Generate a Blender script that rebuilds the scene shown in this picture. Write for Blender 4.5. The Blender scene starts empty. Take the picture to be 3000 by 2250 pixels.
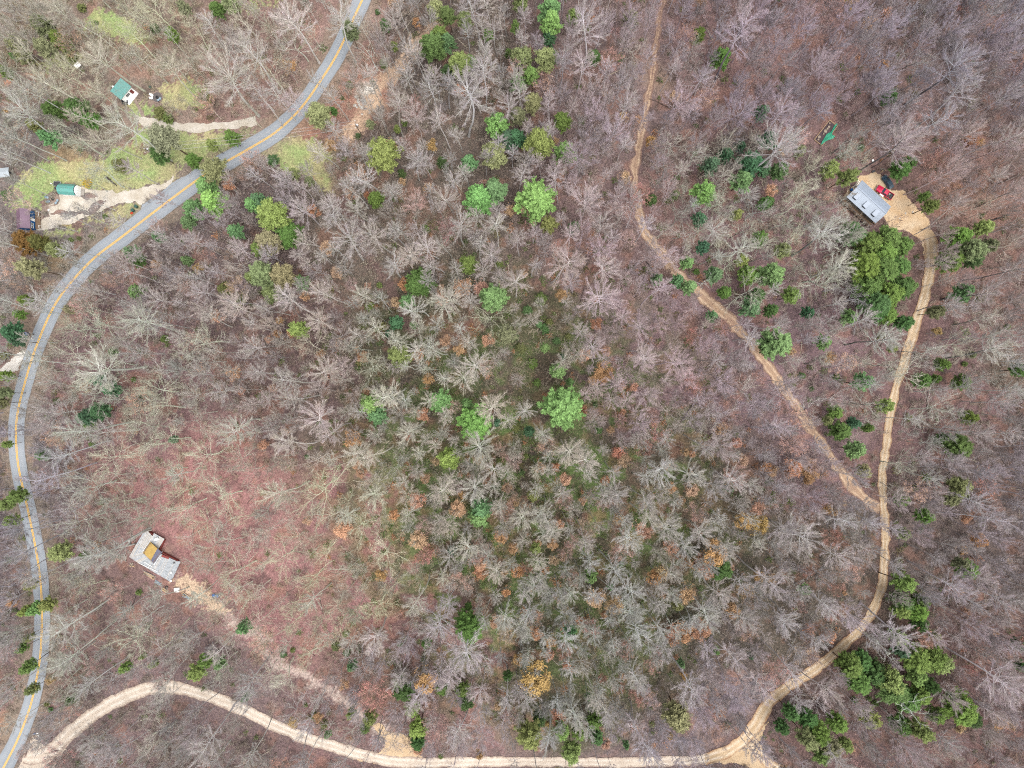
import bpy, math, random
import numpy as np

# ---------------------------------------------------------------- camera, sky, sun, exposure
sc = bpy.context.scene
PXM = 10.0                       # photo pixels (3000 wide) per metre at ground level
CAM_H = 208.33
cam_d = bpy.data.cameras.new('camera'); cam = bpy.data.objects.new('camera', cam_d)
sc.collection.objects.link(cam); sc.camera = cam
cam_d.lens = 25.0; cam_d.sensor_width = 36.0; cam_d.clip_start = 1.0; cam_d.clip_end = 3000.0
cam.location = (0, 0, CAM_H); cam.rotation_euler = (0, 0, 0)

SUN_EL, SUN_AZ = math.radians(70), math.radians(132)
world = bpy.data.worlds.new('World'); sc.world = world; world.use_nodes = True
wn = world.node_tree.nodes; wl = world.node_tree.links
for n in list(wn): wn.remove(n)
sky = wn.new('ShaderNodeTexSky'); sky.sky_type = 'NISHITA'; sky.sun_disc = False
sky.sun_elevation = SUN_EL; sky.sun_rotation = SUN_AZ; sky.dust_density = 4.0; sky.air_density = 1.0
hs = wn.new('ShaderNodeHueSaturation'); hs.inputs['Saturation'].default_value = 0.12   # cloud cover greys the blue sky
bg = wn.new('ShaderNodeBackground'); bg.inputs['Strength'].default_value = 0.15
wo = wn.new('ShaderNodeOutputWorld')
wl.new(sky.outputs[0], hs.inputs['Color']); wl.new(hs.outputs[0], bg.inputs['Color']); wl.new(bg.outputs[0], wo.inputs['Surface'])
sun_d = bpy.data.lights.new('sun', 'SUN'); sun_d.energy = 0.8; sun_d.angle = math.radians(60); sun_d.color = (1.0, 0.97, 0.93)
sun = bpy.data.objects.new('sun', sun_d); sc.collection.objects.link(sun)
sun.rotation_euler = (math.pi/2 - SUN_EL, 0, math.pi - SUN_AZ)
sc.view_settings.view_transform = 'Standard'; sc.view_settings.look = 'None'
sc.view_settings.exposure = 1.62; sc.view_settings.gamma = 1.0
sc.view_settings.use_curve_mapping = False
sc.cycles.filter_width = 1.15
sc.cycles.use_denoising = False
sc.cycles.max_bounces = 5; sc.cycles.diffuse_bounces = 3; sc.cycles.glossy_bounces = 2
sc.cycles.transparent_max_bounces = 4

C = sc.collection
RNG = np.random.default_rng(7)
random.seed(7)

# ---------------------------------------------------------------- where things are
def terr(x, y):
    x = np.asarray(x, float); y = np.asarray(y, float)
    return (0.9*np.sin(x/31.0 + 0.6)*np.cos(y/37.0 - 0.3) + 0.7*np.sin(x/53.0 - y/41.0 + 1.1)
            + 0.25*np.sin(x/11.0 + y/17.0))

def W(px, py, h=0.0):
    """ground point under a thing that shows at photo pixel (px, py) when its height above ground is h"""
    X0 = (px-1500.0)/PXM; Y0 = (1125.0-py)/PXM
    x, y = X0, Y0
    for _ in range(4):
        s = (CAM_H - float(terr(x, y)) - h)/CAM_H
        x, y = X0*s, Y0*s
    return x, y

def tile(c, r, x, y):
    return 750*c + x/2.212, 750*r + y/2.212

def TW(c, r, x, y, h=0.0):
    return W(*tile(c, r, x, y), h)

def G(x, y, dz=0.0):
    return (x, y, float(terr(x, y)) + dz)

# ---------------------------------------------------------------- mesh helpers
class MB:
    def __init__(s): s.v = []; s.f = []; s.m = []; s.n = 0
    def add(s, verts, faces, mi=0):
        b = s.n
        s.v.extend([tuple(map(float, p)) for p in verts]); s.n += len(verts)
        for f in faces: s.f.append(tuple(i+b for i in f)); s.m.append(mi)
    def box(s, c, d, rz=0.0, mi=0, taper=1.0, rx=0.0):
        hx, hy, hz = d[0]/2, d[1]/2, d[2]/2
        P = []
        for sx, sy, sz in ((-1,-1,-1),(1,-1,-1),(1,1,-1),(-1,1,-1),(-1,-1,1),(1,-1,1),(1,1,1),(-1,1,1)):
            t = taper if sz > 0 else 1.0
            x, y, z = sx*hx*t, sy*hy*t, sz*hz
            y, z = y*math.cos(rx)-z*math.sin(rx), y*math.sin(rx)+z*math.cos(rx)
            P.append((c[0]+x*math.cos(rz)-y*math.sin(rz), c[1]+x*math.sin(rz)+y*math.cos(rz), c[2]+z))
        s.add(P, [(3,2,1,0),(4,5,6,7),(0,1,5,4),(1,2,6,5),(2,3,7,6),(3,0,4,7)], mi)
    def tube(s, pts, rad, sides=6, mi=0, cap=True):
        pts = np.asarray(pts, float); n = len(pts)
        rad = np.full(n, rad) if np.isscalar(rad) else np.asarray(rad, float)
        d = np.gradient(pts, axis=0); d /= np.linalg.norm(d, axis=1)[:, None] + 1e-9
        ref = np.where(np.abs(d[:, 2:3]) > 0.9, np.array([[1., 0, 0]]), np.array([[0, 0, 1.]]))
        u = np.cross(d, ref); u /= np.linalg.norm(u, axis=1)[:, None] + 1e-9
        w = np.cross(d, u)
        a = np.arange(sides)*2*math.pi/sides
        ring = pts[:, None] + rad[:, None, None]*(u[:, None]*np.cos(a)[None, :, None] + w[:, None]*np.sin(a)[None, :, None])
        F = []
        for i in range(n-1):
            for k in range(sides):
                k2 = (k+1) % sides
                F.append((i*sides+k, i*sides+k2, (i+1)*sides+k2, (i+1)*sides+k))
        if cap: F.append(tuple(range(sides))[::-1]); F.append(tuple((n-1)*sides+k for k in range(sides)))
        s.add(ring.reshape(-1, 3), F, mi)
    def disc(s, c, r, z, n=16, h=0.1, mi=0, r2=None):
        r2 = r if r2 is None else r2
        a = [2*math.pi*k/n for k in range(n)]
        P = [(c[0]+r*math.cos(t), c[1]+r*math.sin(t), z) for t in a] + [(c[0]+r2*math.cos(t), c[1]+r2*math.sin(t), z+h) for t in a]
        s.add(P, [tuple(range(n))[::-1], tuple(range(n, 2*n))] + [(k, (k+1) % n, n+(k+1) % n, n+k) for k in range(n)], mi)
    def ring(s, c, r1, r2, z, h, n=24, mi=0):
        P = []
        for rr, zz in ((r1, z), (r1, z+h), (r2, z+h), (r2, z)):
            P += [(c[0]+rr*math.cos(2*math.pi*k/n), c[1]+rr*math.sin(2*math.pi*k/n), zz) for k in range(n)]
        F = []
        for q in range(4):
            for k in range(n):
                a0, a1 = q*n+k, q*n+(k+1) % n; b0, b1 = ((q+1) % 4)*n+k, ((q+1) % 4)*n+(k+1) % n
                F.append((a0, b0, b1, a1))
        s.add(P, F, mi)
    def prism(s, prof, x0, x1, mi=0):
        """profile in (y, z) swept along x"""
        n = len(prof)
        P = [(x0, p[0], p[1]) for p in prof] + [(x1, p[0], p[1]) for p in prof]
        s.add(P, [tuple(range(n)), tuple(range(n, 2*n))[::-1]] + [(k, n+k, n+(k+1) % n, (k+1) % n) for k in range(n)], mi)
    def mesh(s, name, mats, smooth=False):
        me = bpy.data.meshes.new(name); me.from_pydata(s.v, [], s.f)
        for m in (mats if isinstance(mats, (list, tuple)) else [mats]): me.materials.append(m)
        if len(s.m): me.polygons.foreach_set('material_index', s.m)
        if smooth: me.polygons.foreach_set('use_smooth', [True]*len(s.f))
        me.update(); return me
    def build(s, name, mats, parent=None, smooth=False):
        return link(name, s.mesh(name, mats, smooth), parent)

def link(name, me, parent=None):
    o = bpy.data.objects.new(name, me); C.objects.link(o)
    if parent is not None: o.parent = parent
    return o

def fast_mesh(name, V, F, mat, smooth=False, colors=None, attrs=None):
    """V (n,3), F (m,3|4) numpy"""
    V = np.asarray(V, np.float32); F = np.asarray(F, np.int32); k = F.shape[1]
    me = bpy.data.meshes.new(name)
    me.vertices.add(len(V)); me.vertices.foreach_set('co', V.ravel())
    me.loops.add(F.size); me.loops.foreach_set('vertex_index', F.ravel())
    me.polygons.add(len(F)); me.polygons.foreach_set('loop_start', np.arange(len(F), dtype=np.int32)*k)
    if smooth: me.polygons.foreach_set('use_smooth', np.ones(len(F), bool))
    for m in (mat if isinstance(mat, (list, tuple)) else [mat]): me.materials.append(m)
    if colors is not None:
        a = me.attributes.new('col', 'FLOAT_COLOR', 'POINT')
        a.data.foreach_set('color', np.c_[colors, np.ones(len(colors))].astype(np.float32).ravel())
    for nm, arr in (attrs or {}).items():
        a = me.attributes.new(nm, 'FLOAT', 'POINT'); a.data.foreach_set('value', np.asarray(arr, np.float32))
    me.update(calc_edges=True); me.validate()
    return me

def tag(o, label=None, cat=None, group=None, kind=None):
    if label: o['label'] = label
    if cat: o['category'] = cat
    if group: o['group'] = group
    if kind: o['kind'] = kind
    return o

def empty(name, loc, rz=0.0, sc_=1.0):
    o = bpy.data.objects.new(name, None); C.objects.link(o)
    o.location = loc; o.rotation_euler = (0, 0, rz); o.scale = (sc_,)*3
    o.empty_display_size = 0.5
    return o

def thing(name, label, cat, px, py, rz=0.0, h=0.0, dz=0.0, group=None):
    x, y = W(px, py, h); o = empty(name, G(x, y, dz), rz)
    return tag(o, label, cat, group)

# ---------------------------------------------------------------- materials
def new_mat(name, rough=0.9, spec=0.2):
    m = bpy.data.materials.new(name); m.use_nodes = True
    b = m.node_tree.nodes['Principled BSDF']
    b.inputs['Roughness'].default_value = rough; b.inputs['Specular IOR Level'].default_value = spec
    return m, m.node_tree.nodes, m.node_tree.links, b

def mixc(N, L, fac, a, b, mode='MIX'):
    n = N.new('ShaderNodeMix'); n.data_type = 'RGBA'; n.blend_type = mode; n.clamp_factor = True
    for k, v in ((0, fac), (6, a), (7, b)):
        if hasattr(v, 'is_output'): L.new(v, n.inputs[k])
        else: n.inputs[k].default_value = v if k == 0 else (*v[:3], 1)
    return n.outputs[2]

def noise(N, L, scale, detail=4, rough=0.6, coord=None):
    t = N.new('ShaderNodeTexNoise'); t.inputs['Scale'].default_value = scale
    t.inputs['Detail'].default_value = detail; t.inputs['Roughness'].default_value = rough
    if coord is not None: L.new(coord, t.inputs['Vector'])
    return t.outputs['Fac']

def ramp(N, L, x, a, b, lo=0.0, hi=1.0):
    r = N.new('ShaderNodeMapRange'); L.new(x, r.inputs['Value'])
    r.inputs['From Min'].default_value = a; r.inputs['From Max'].default_value = b
    r.inputs['To Min'].default_value = lo; r.inputs['To Max'].default_value = hi
    return r.outputs[0]

def plain(name, col, var=0.25, scale=3.0, rough=0.8, spec=0.3, metal=0.0, dirt=None):
    """base colour with weathering noise and fine bump"""
    m, N, L, b = new_mat(name, rough, spec)
    co = N.new('ShaderNodeTexCoord').outputs['Object']
    f = ramp(N, L, noise(N, L, scale, 5, 0.65, co), 0.3, 0.7)
    d = dirt or tuple(c*(1-var) for c in col)
    L.new(mixc(N, L, f, d, col), b.inputs['Base Color'])
    b.inputs['Metallic'].default_value = metal
    bp = N.new('ShaderNodeBump'); bp.inputs['Strength'].default_value = 0.3; bp.inputs['Distance'].default_value = 0.02
    L.new(noise(N, L, scale*8, 3, 0.6, co), bp.inputs['Height']); L.new(bp.outputs[0], b.inputs['Normal'])
    return m

def tinted(name, attr, var=0.35, scale=2.0, rough=0.9, second=None, twig=None):
    """material whose colour comes from a per-thing property (or per-instance attribute)"""
    m, N, L, b = new_mat(name, rough, 0.15)
    a = N.new('ShaderNodeAttribute'); a.attribute_type = 'INSTANCER'; a.attribute_name = attr
    co = N.new('ShaderNodeTexCoord').outputs['Object']
    f = ramp(N, L, noise(N, L, scale, 3, 0.6, co), 0.32, 0.68)
    dark = mixc(N, L, 1.0, a.outputs['Color'], (1-var,)*3 if second is None else second, 'MULTIPLY')
    col = mixc(N, L, f, dark, a.outputs['Color'])
    v = N.new('ShaderNodeAttribute'); v.attribute_type = 'GEOMETRY'; v.attribute_name = 'lv'
    k = ramp(N, L, v.outputs['Fac'], 0, 1, 0.68, 1.35)
    if twig: col = mixc(N, L, ramp(N, L, v.outputs['Fac'], .75, .3), col, mixc(N, L, 1.0, col, twig, 'MULTIPLY'))
    sc2 = N.new('ShaderNodeVectorMath'); sc2.operation = 'SCALE'; L.new(col, sc2.inputs[0]); L.new(k, sc2.inputs['Scale'])
    L.new(sc2.outputs[0], b.inputs['Base Color'])
    return m

BARK = tinted('bark', 'tint', 0.3, 0.8, second=(0.80, 0.86, 0.70), twig=(1.0, .90, .88))
LEAF = tinted('leaf', 'leaf_tint', 0.3, 0.5, rough=0.7)
# ---------------------------------------------------------------- ground
GAIN = 1.95
def S(r, g, b, k=GAIN):
    f = lambda c: ((c/255+0.055)/1.055)**2.4 if c > 10 else c/255/12.92
    return tuple(f(c)/k for c in (r, g, b))

def vnoise(x, y, cell, seed):
    r = np.random.default_rng(seed).random((256, 256))
    u, v = x/cell + 500.37, y/cell + 500.71
    i, j = np.floor(u).astype(int), np.floor(v).astype(int); fu, fv = u-i, v-j
    fu = fu*fu*(3-2*fu); fv = fv*fv*(3-2*fv); i0, i1, j0, j1 = i % 256, (i+1) % 256, j % 256, (j+1) % 256
    return (r[i0, j0]*(1-fu)+r[i1, j0]*fu)*(1-fv) + (r[i0, j1]*(1-fu)+r[i1, j1]*fu)*fv
def fbm(x, y, cell, seed, octs=3):
    x = np.asarray(x, float); y = np.asarray(y, float)
    t = 0; a = 1.0; s = 0
    for k in range(octs):
        t = t + a*vnoise(x, y, cell/2**k, seed+k); s += a; a *= 0.55
    return t/s

# woodland zones: overview (2212 wide) position, litter colour, spacing, kinds (oak, star, fuzzy), bark tint
Z = [
 (250,120,(142,116,98),5.6,(.6,.4,0),(190,186,168)), (60,420,(118,102,96),5.2,(.6,.3,.1),(182,180,172)),
 (620,120,(146,108,96),5.0,(.4,.4,.2),(196,188,178)), (1000,230,(108,90,78),3.7,(.05,.75,.2),(188,180,174)),
 (900,500,(112,94,80),3.5,(.05,.8,.15),(190,182,174)), (1280,200,(124,96,92),3.9,(.1,.3,.6),(184,172,172)),
 (1650,150,(128,92,88),3.8,(.1,.25,.65),(176,164,168)), (2050,120,(120,92,88),3.6,(.1,.3,.6),(172,164,168)),
 (1650,480,(124,90,90),5.0,(.6,.2,.2),(188,186,174)), (2100,450,(136,98,88),4.6,(.1,.3,.6),(182,168,162)),
 (1280,520,(130,98,94),3.9,(.1,.3,.6),(190,176,174)), (420,520,(112,90,86),4.0,(.1,.5,.4),(186,176,172)),
 (300,830,(122,88,88),5.0,(.7,.1,.2),(186,184,172)), (430,1060,(156,98,92),6.5,(.8,.1,.1),(190,188,170)),
 (700,1180,(154,98,94),6.5,(.8,.1,.1),(196,192,172)), (180,1250,(128,94,88),5.2,(.7,.2,.1),(180,178,166)),
 (620,800,(112,84,80),4.0,(.2,.4,.4),(186,176,168)), (920,760,(94,80,62),3.7,(.05,.8,.15),(194,190,176)),
 (1130,740,(90,76,60),6.5,(0,.7,.3),(186,178,166)), (1400,760,(132,98,100),3.9,(.1,.4,.5),(190,172,172)),
 (1100,1060,(86,74,54),3.5,(.0,.85,.15),(190,184,172)), (1300,1380,(88,78,56),3.7,(.0,.85,.15),(184,182,174)),
 (1500,1080,(92,80,60),3.6,(.0,.75,.25),(186,182,172)), (1680,930,(128,96,98),3.9,(.1,.4,.5),(184,172,174)),
 (1760,1300,(98,84,70),3.6,(.0,.6,.4),(184,176,172)), (1980,850,(126,90,88),5.2,(.5,.2,.3),(188,184,176)),
 (2120,1120,(112,92,86),3.5,(.1,.4,.5),(178,168,168)), (2080,1500,(124,88,84),4.0,(.1,.4,.5),(184,172,170)),
 (350,1600,(120,92,90),4.4,(.4,.2,.4),(180,174,168)), (1500,1580,(120,96,94),4.0,(.0,.5,.5),(184,174,176)),
 (900,1560,(132,92,88),4.4,(.2,.4,.4),(188,178,176)), (20,1150,(110,92,92),4.2,(.2,.2,.6),(172,166,172)),
 (1900,1560,(120,88,84),4.6,(.1,.4,.5),(184,174,172)), (1700,800,(128,94,98),4.6,(.3,.4,.3),(184,176,174)),
]
ZP = np.array([(z[0]*1.3562, z[1]*1.3562) for z in Z]); ZC = np.array([S(*z[2]) for z in Z])

def proj(x, y, z):
    k = CAM_H/(CAM_H-z)
    return 1500+x*k*PXM, 1125-y*k*PXM

def zweights(px, py):
    d2 = (px[:, None]-ZP[:, 0])**2 + (py[:, None]-ZP[:, 1])**2
    w = np.exp(-(d2-d2.min(1, keepdims=True))/(2*95.0**2)); return w/w.sum(1, keepdims=True)

def seg_dist(px, py, poly):
    """distance to a polyline (photo px) and position along it"""
    best = np.full(px.shape, 1e9)
    for (x0, y0), (x1, y1) in zip(poly[:-1], poly[1:]):
        dx, dy = x1-x0, y1-y0; t = np.clip(((px-x0)*dx+(py-y0)*dy)/(dx*dx+dy*dy+1e-9), 0, 1)
        best = np.minimum(best, np.hypot(px-x0-t*dx, py-y0-t*dy))
    return best

def inside(px, py, poly):
    c = np.zeros(np.shape(px), bool); n = len(poly)
    for i in range(n):
        x0, y0 = poly[i]; x1, y1 = poly[(i+1) % n]
        if y0 == y1: continue
        c ^= ((y0 > py) != (y1 > py)) & (px < (x1-x0)*(py-y0)/(y1-y0)+x0)
    return c

def tl(c, r, s):
    """'x,y x,y ...' in a tile's coordinates -> photo px"""
    return [tile(c, r, *map(float, p.split(','))) for p in s.split()]

ROAD = ([(1100,-90),(1080,-40)] + tl(1,0,'690,0 620,150 575,255 515,375 430,510 295,700 140,850 0,940') + tl(0,0,'1440,1065 1290,1160 1000,1375 760,1560 640,1650')
        + tl(0,1,'540,85 420,225 340,350 260,530 205,680 165,820 135,930 110,1060 107,1180 115,1310 135,1430 165,1560')
        + tl(0,2,'200,60 230,210 252,340 268,480 275,640 272,800 262,950 240,1080 210,1220 175,1330 110,1490 25,1655') + [(-40,2340),(-120,2480)])
GRAVEL = ([(70,2215)] + tl(0,2,'240,1590 340,1540 430,1455 530,1370 650,1283 780,1210 900,1160 1000,1138 1100,1135 1200,1150 1330,1185 1450,1225 1560,1275 1659,1320')
          + tl(1,2,'150,1395 300,1455 450,1505 600,1550 750,1590 900,1618 1100,1625 1300,1622') + tl(2,2,'0,1618 400,1620 690,1625 900,1620 1100,1612 1250,1598'))
HILLROAD = (tl(2,2,'1250,1598 1380,1560 1480,1500 1560,1410') + tl(3,2,'0,1240 100,1150 240,1060 370,970 470,880 560,800 640,700 700,590 735,480 750,340 758,200 755,100')
            + tl(3,1,'745,1600 735,1450 745,1340 770,1200 790,1060 810,930 850,780 895,640 940,500 985,350 1020,230 1050,110') + tl(3,0,'1060,1640 1045,1540'))
FORK = tl(2,2,'1560,1480 1600,1560 1659,1625') + [(2310,2275),(2380,2330)]
TRACK = (tl(2,0,'990,-60 985,0 965,60 950,150 935,240 920,400 905,520 880,620 865,740 840,850 820,950 800,1060 798,1150 810,1280 825,1380 850,1480 900,1560 970,1640')
         + tl(2,1,'1060,110 1160,190 1230,260 1320,340 1420,420 1500,510 1580,600') + tl(3,1,'0,720 60,800 130,900 190,990 260,1090 330,1190 400,1290 460,1380 530,1470 590,1540 660,1600 730,1640'))
CUT = tl(1,0,'1180,130 1100,220 1020,300 950,400 880,490 800,560 740,650 700,740 650,830 590,900')
TRAIL = tl(1,0,'480,1100 530,1250 600,1400 680,1560') + tl(1,1,'700,0 780,90 850,200 900,290 960,380 1010,470')
CABINPATH = tl(0,2,'1150,420 1250,500 1350,590 1450,660 1560,740 1659,800') + tl(1,2,'100,930 200,1000 330,1070 450,1140 560,1210 660,1300 760,1380 870,1460 960,1540')
FOOTPATH = tl(0,0,'870,630 900,700 935,770')
DRIVE2 = tl(0,0,'870,775 950,790 1100,815 1300,828 1500,812 1659,780')
FLAGPATH = tl(0,0,'240,1450 275,1390 310,1330')
YARD = tl(3,0,'600,1140 700,1105 745,1150 800,1225 870,1230 920,1310 1000,1370 1050,1460 1095,1560 1110,1659') + tl(3,1,'1080,60 1020,60') + tl(3,0,'1010,1659 990,1560 900,1500 800,1480 740,1420 560,1330 480,1290 500,1240 560,1200')
APRON_W = tl(0,2,'210,1455 290,1508 350,1490 420,1440 470,1480 400,1580 350,1659 330,1700 90,1700 130,1640 180,1540')
APRON_E = tl(2,2,'1240,1590 1400,1550 1470,1470 1560,1390 1640,1380') + tl(3,2,'60,1250 10,1340 -40,1440 -70,1520 -30,1600 60,1660 60,1700 -60,1700') + tl(2,2,'1500,1640 1330,1625 1200,1640')
DIRTPAD = tl(1,2,'740,1380 800,1370 850,1420 930,1440 1010,1460 1050,1560 1120,1640 800,1640 600,1590 780,1560 830,1520')
DRIVE1 = tl(0,0,'1140,1130 1120,1180 1060,1230 960,1290 920,1330 880,1310 760,1330 650,1370 540,1420 420,1460 330,1480 240,1490 250,1440 330,1400 300,1350 350,1300 390,1260 520,1215 650,1235 760,1245 900,1215 1040,1195')
ISLAND1 = tl(0,0,'515,1262 590,1255 640,1270 560,1295'); ISLAND2 = tl(0,0,'330,1385 420,1390 560,1400 600,1400 700,1300 640,1290 560,1370 500,1375 380,1365')
WHITEDRIVE = tl(0,1,'-60,760 0,742 60,682 110,635 172,610 152,680 125,742 60,748 -60,800')
LAWNS = [tl(0,0,'130,1100 260,1060 420,1050 520,1010 640,1040 720,960 860,930 940,980 1050,1030 1180,1100 1130,1150 1050,1190 900,1220 760,1245 640,1230 520,1210 380,1190 340,1250 280,1330 180,1340 130,1390 90,1350 60,1250 110,1180'),
         tl(0,0,'900,1320 880,1300 700,1370 540,1440 330,1500 260,1560 420,1540 560,1450 700,1420 720,1490 820,1420 900,1370'),
         tl(0,0,'860,830 1000,840 1300,855 1600,850 1659,830 1659,870 1400,1000 1180,1080 1040,1010 900,940 840,900'),
         tl(0,0,'560,100 700,60 820,120 960,200 1010,260 900,300 760,250 640,230 520,190'),
         tl(0,0,'320,400 380,340 500,310 560,360 420,470 280,450 180,420'),
         tl(0,0,'1060,560 1180,520 1300,560 1380,660 1250,700 1100,700 1040,690'),
         tl(0,0,'820,640 960,680 1000,760 900,760 820,720'),
         tl(1,0,'0,1010 150,920 300,880 400,930 480,1030 500,1120 540,1200 560,1280 480,1260 380,1200 260,1110 120,1060'),
         tl(0,0,'1540,0 1659,0 1659,60'), tl(1,0,'0,0 160,0 100,40 0,60')]
# free-form patches on the litter: (col,row,x,y, rx,ry, colour, strength)
BL = [(0,0,20,570,40,20,(205,120,60),.8),(0,0,220,540,50,14,(205,130,70),.7),(0,0,1260,560,90,80,(165,105,80),.6),(0,0,1000,240,120,40,(160,110,85),.5),
 (0,0,460,1050,160,60,(170,135,70),.6),(0,0,400,1170,90,25,(170,150,45),.8),(0,0,430,1500,60,12,(185,150,50),.8),(0,0,1070,1080,60,40,(170,160,80),.4),
 (0,0,1240,950,250,60,(165,125,80),.5),(1,0,330,820,220,70,(178,112,74),.85),(1,0,640,660,150,150,(176,112,80),.85),(1,0,680,660,45,60,(215,205,190),.9),
 (1,0,700,730,50,45,(200,170,130),.8),(1,0,520,800,120,120,(150,100,80),.5),(1,0,430,1010,110,70,(160,145,85),.6),(1,0,400,1220,60,30,(170,105,65),.6),
 (1,0,1120,1400,200,120,(150,105,80),.5),(1,1,400,160,180,90,(130,92,75),.5),(1,1,600,1150,160,100,(120,85,65),.4),(1,1,1250,480,120,80,(150,92,75),.5),
 (2,1,150,400,230,160,(92,80,55),.7),(2,1,100,560,180,120,(88,92,50),.5),(2,1,220,760,160,90,(80,70,48),.6),(2,1,140,900,200,120,(84,68,52),.6),(2,1,500,1150,180,100,(78,82,44),.6),
 (2,1,700,560,120,80,(95,85,58),.5),(2,1,1200,1600,300,120,(120,90,62),.5),(1,1,1200,800,140,120,(70,78,42),.5),(1,1,1400,850,120,100,(66,72,44),.6),
 (1,1,850,420,160,90,(72,80,42),.5),(1,1,1050,1180,180,90,(80,72,48),.5),(2,2,250,400,250,250,(78,78,44),.6),(2,2,450,1050,250,200,(84,86,50),.5),(2,2,950,1100,200,160,(88,82,50),.5),
 (2,2,700,420,180,160,(92,80,54),.5),(2,2,1000,500,200,120,(104,84,56),.5),(2,2,620,640,200,160,(84,80,50),.5),(2,2,1250,900,150,100,(86,84,52),.5),(3,1,1500,700,150,120,(125,115,75),.4),
 (3,0,1350,1350,260,120,(160,108,82),.6),(3,0,1250,900,180,120,(145,100,85),.4),(3,0,600,950,90,60,(160,120,88),.5),(3,0,520,1290,60,60,(190,125,75),.8),(2,0,900,1250,160,130,(150,98,84),.5),
 (2,0,1420,520,220,120,(135,90,82),.4),(2,0,900,500,110,100,(160,125,95),.6),(2,0,1450,1020,200,90,(70,78,62),.5),(0,2,400,1380,120,70,(160,120,85),.5),(0,2,40,1370,60,100,(175,120,75),.7),
 (0,2,1050,240,100,40,(180,135,105),.6),(3,2,870,1000,350,350,(100,74,62),.5),(3,2,200,1450,200,120,(125,85,72),.4),(3,2,1000,1540,160,80,(150,95,85),.4),
 (0,1,420,60,70,60,(165,130,75),.6),(0,1,40,950,60,200,(140,120,85),.5),(0,1,170,420,70,90,(145,115,75),.5),(3,1,900,500,60,300,(125,82,72),.5),(3,2,790,300,40,280,(92,74,72),.7)]

def ground_color(x, y, z):
    px, py = proj(x, y, z)
    wx = px + 60*(fbm(x, y, 14, 11)-.5)*2; wy = py + 60*(fbm(x, y, 14, 31)-.5)*2
    col = zweights(wx, wy) @ ZC
    lf = fbm(x, y, 9, 51, 3)
    col = col*(0.72+0.56*lf)[:, None]
    # moss and low green growth between the central trees, rusty oak leaves elsewhere
    dark = np.exp(-(((px-1550)/560)**2+((py-1480)/620)**2)**2)
    g = np.clip((fbm(x, y, 5.5, 71)-.38)*7, 0, 1)*dark*0.95
    col = col*(1-g[:, None]) + np.array(S(100,124,48))*g[:, None]
    r = np.clip((fbm(x, y, 4.5, 91)-.56)*9, 0, 1)*0.45
    col = col*(1-r[:, None]) + np.array(S(160,102,72))*r[:, None]
    k = np.clip((fbm(x, y, 3.5, 131)-.57)*8, 0, 1)*0.45
    col = col*(1-k[:, None]) + np.array(S(70,58,56))*k[:, None]
    for (c, rr, tx, ty, rx, ry, cc, st) in BL:
        qx, qy = tile(c, rr, tx, ty)
        d = ((wx-qx)/(rx/2.0))**2 + ((wy-qy)/(ry/2.0))**2
        w = st*np.exp(-d*d*0.7) ; m = w > .01
        col[m] = col[m]*(1-w[m, None]) + np.array(S(*cc))*w[m, None]
    jr_ = np.random.default_rng(3).normal(0, 7, (2, len(px)))
    jx = px + 22*(fbm(x, y, 3, 151)-.5)*2 + jr_[0]; jy = py + 22*(fbm(x, y, 3, 171)-.5)*2 + jr_[1]
    for P in LAWNS:
        m = inside(jx, jy, P)
        g1 = fbm(x, y, 6, 191)[m][:, None]
        lc = np.where(g1 > .5, 1, 0)*0
        gg = np.clip((g1-.30)*2.6, 0, 1)
        lawn = np.array(S(178,164,96))*(1-gg) + np.array(S(146,168,76))*gg
        col[m] = col[m]*.12 + lawn*.88
    for poly, wd, cc, st in ((ROAD, 62, (140,122,96), .6), (CUT, 24, (204,160,118), .9), (TRAIL, 26, (118,84,78), .8), (CABINPATH, 22, (200,172,154), .74), (GRAVEL, 36, (120,96,92), .7), (HILLROAD, 28, (122,84,74), .6)):  # gravel road edging: dark leaves, with ditch shade painted into the litter colour
        d = seg_dist(jx, jy, poly); w = st*np.clip((wd-d)/14, 0, 1); w *= (0.55+0.9*fbm(x, y, 4, 211)).clip(0, 1)
        col = col*(1-w[:, None]) + np.array(S(*cc))*w[:, None]
    m = inside(jx, jy, tl(0,2,'1090,440 1180,390 1300,470 1460,600 1480,680 1380,640 1250,560 1140,480'))
    col[m] = np.array(S(205,165,125))*(0.85+0.3*lf[m][:, None])
    gr = col.mean(1, keepdims=True); return (gr + (col-gr)*0.68)*np.array([1.08, 1.12, 1.14])*1.16

def axis(lo, hi, step, far):
    a = np.arange(lo, hi+.001, step); ext = [hi]
    s = step
    while ext[-1] < far: s *= 1.25; ext.append(ext[-1]+s)
    e = np.array(ext[1:]); return np.concatenate([-(e[::-1]) if lo == -hi else lo-(e[::-1]-hi), a, e])
gx = axis(-152, 152, 0.5, 900); gy = axis(-115, 115, 0.5, 900)
XX, YY = np.meshgrid(gx, gy); fx, fy = XX.ravel(), YY.ravel(); fz = terr(fx, fy)
gc = ground_color(fx, fy, fz)
bumpz = 0.10*(fbm(fx, fy, 1.6, 301, 2)-.5)
nx, ny = len(gx), len(gy)
ii = np.arange((ny-1)*(nx-1)); i0 = (ii//(nx-1))*nx + ii % (nx-1)
GF = np.stack([i0, i0+1, i0+nx+1, i0+nx], 1)

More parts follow.
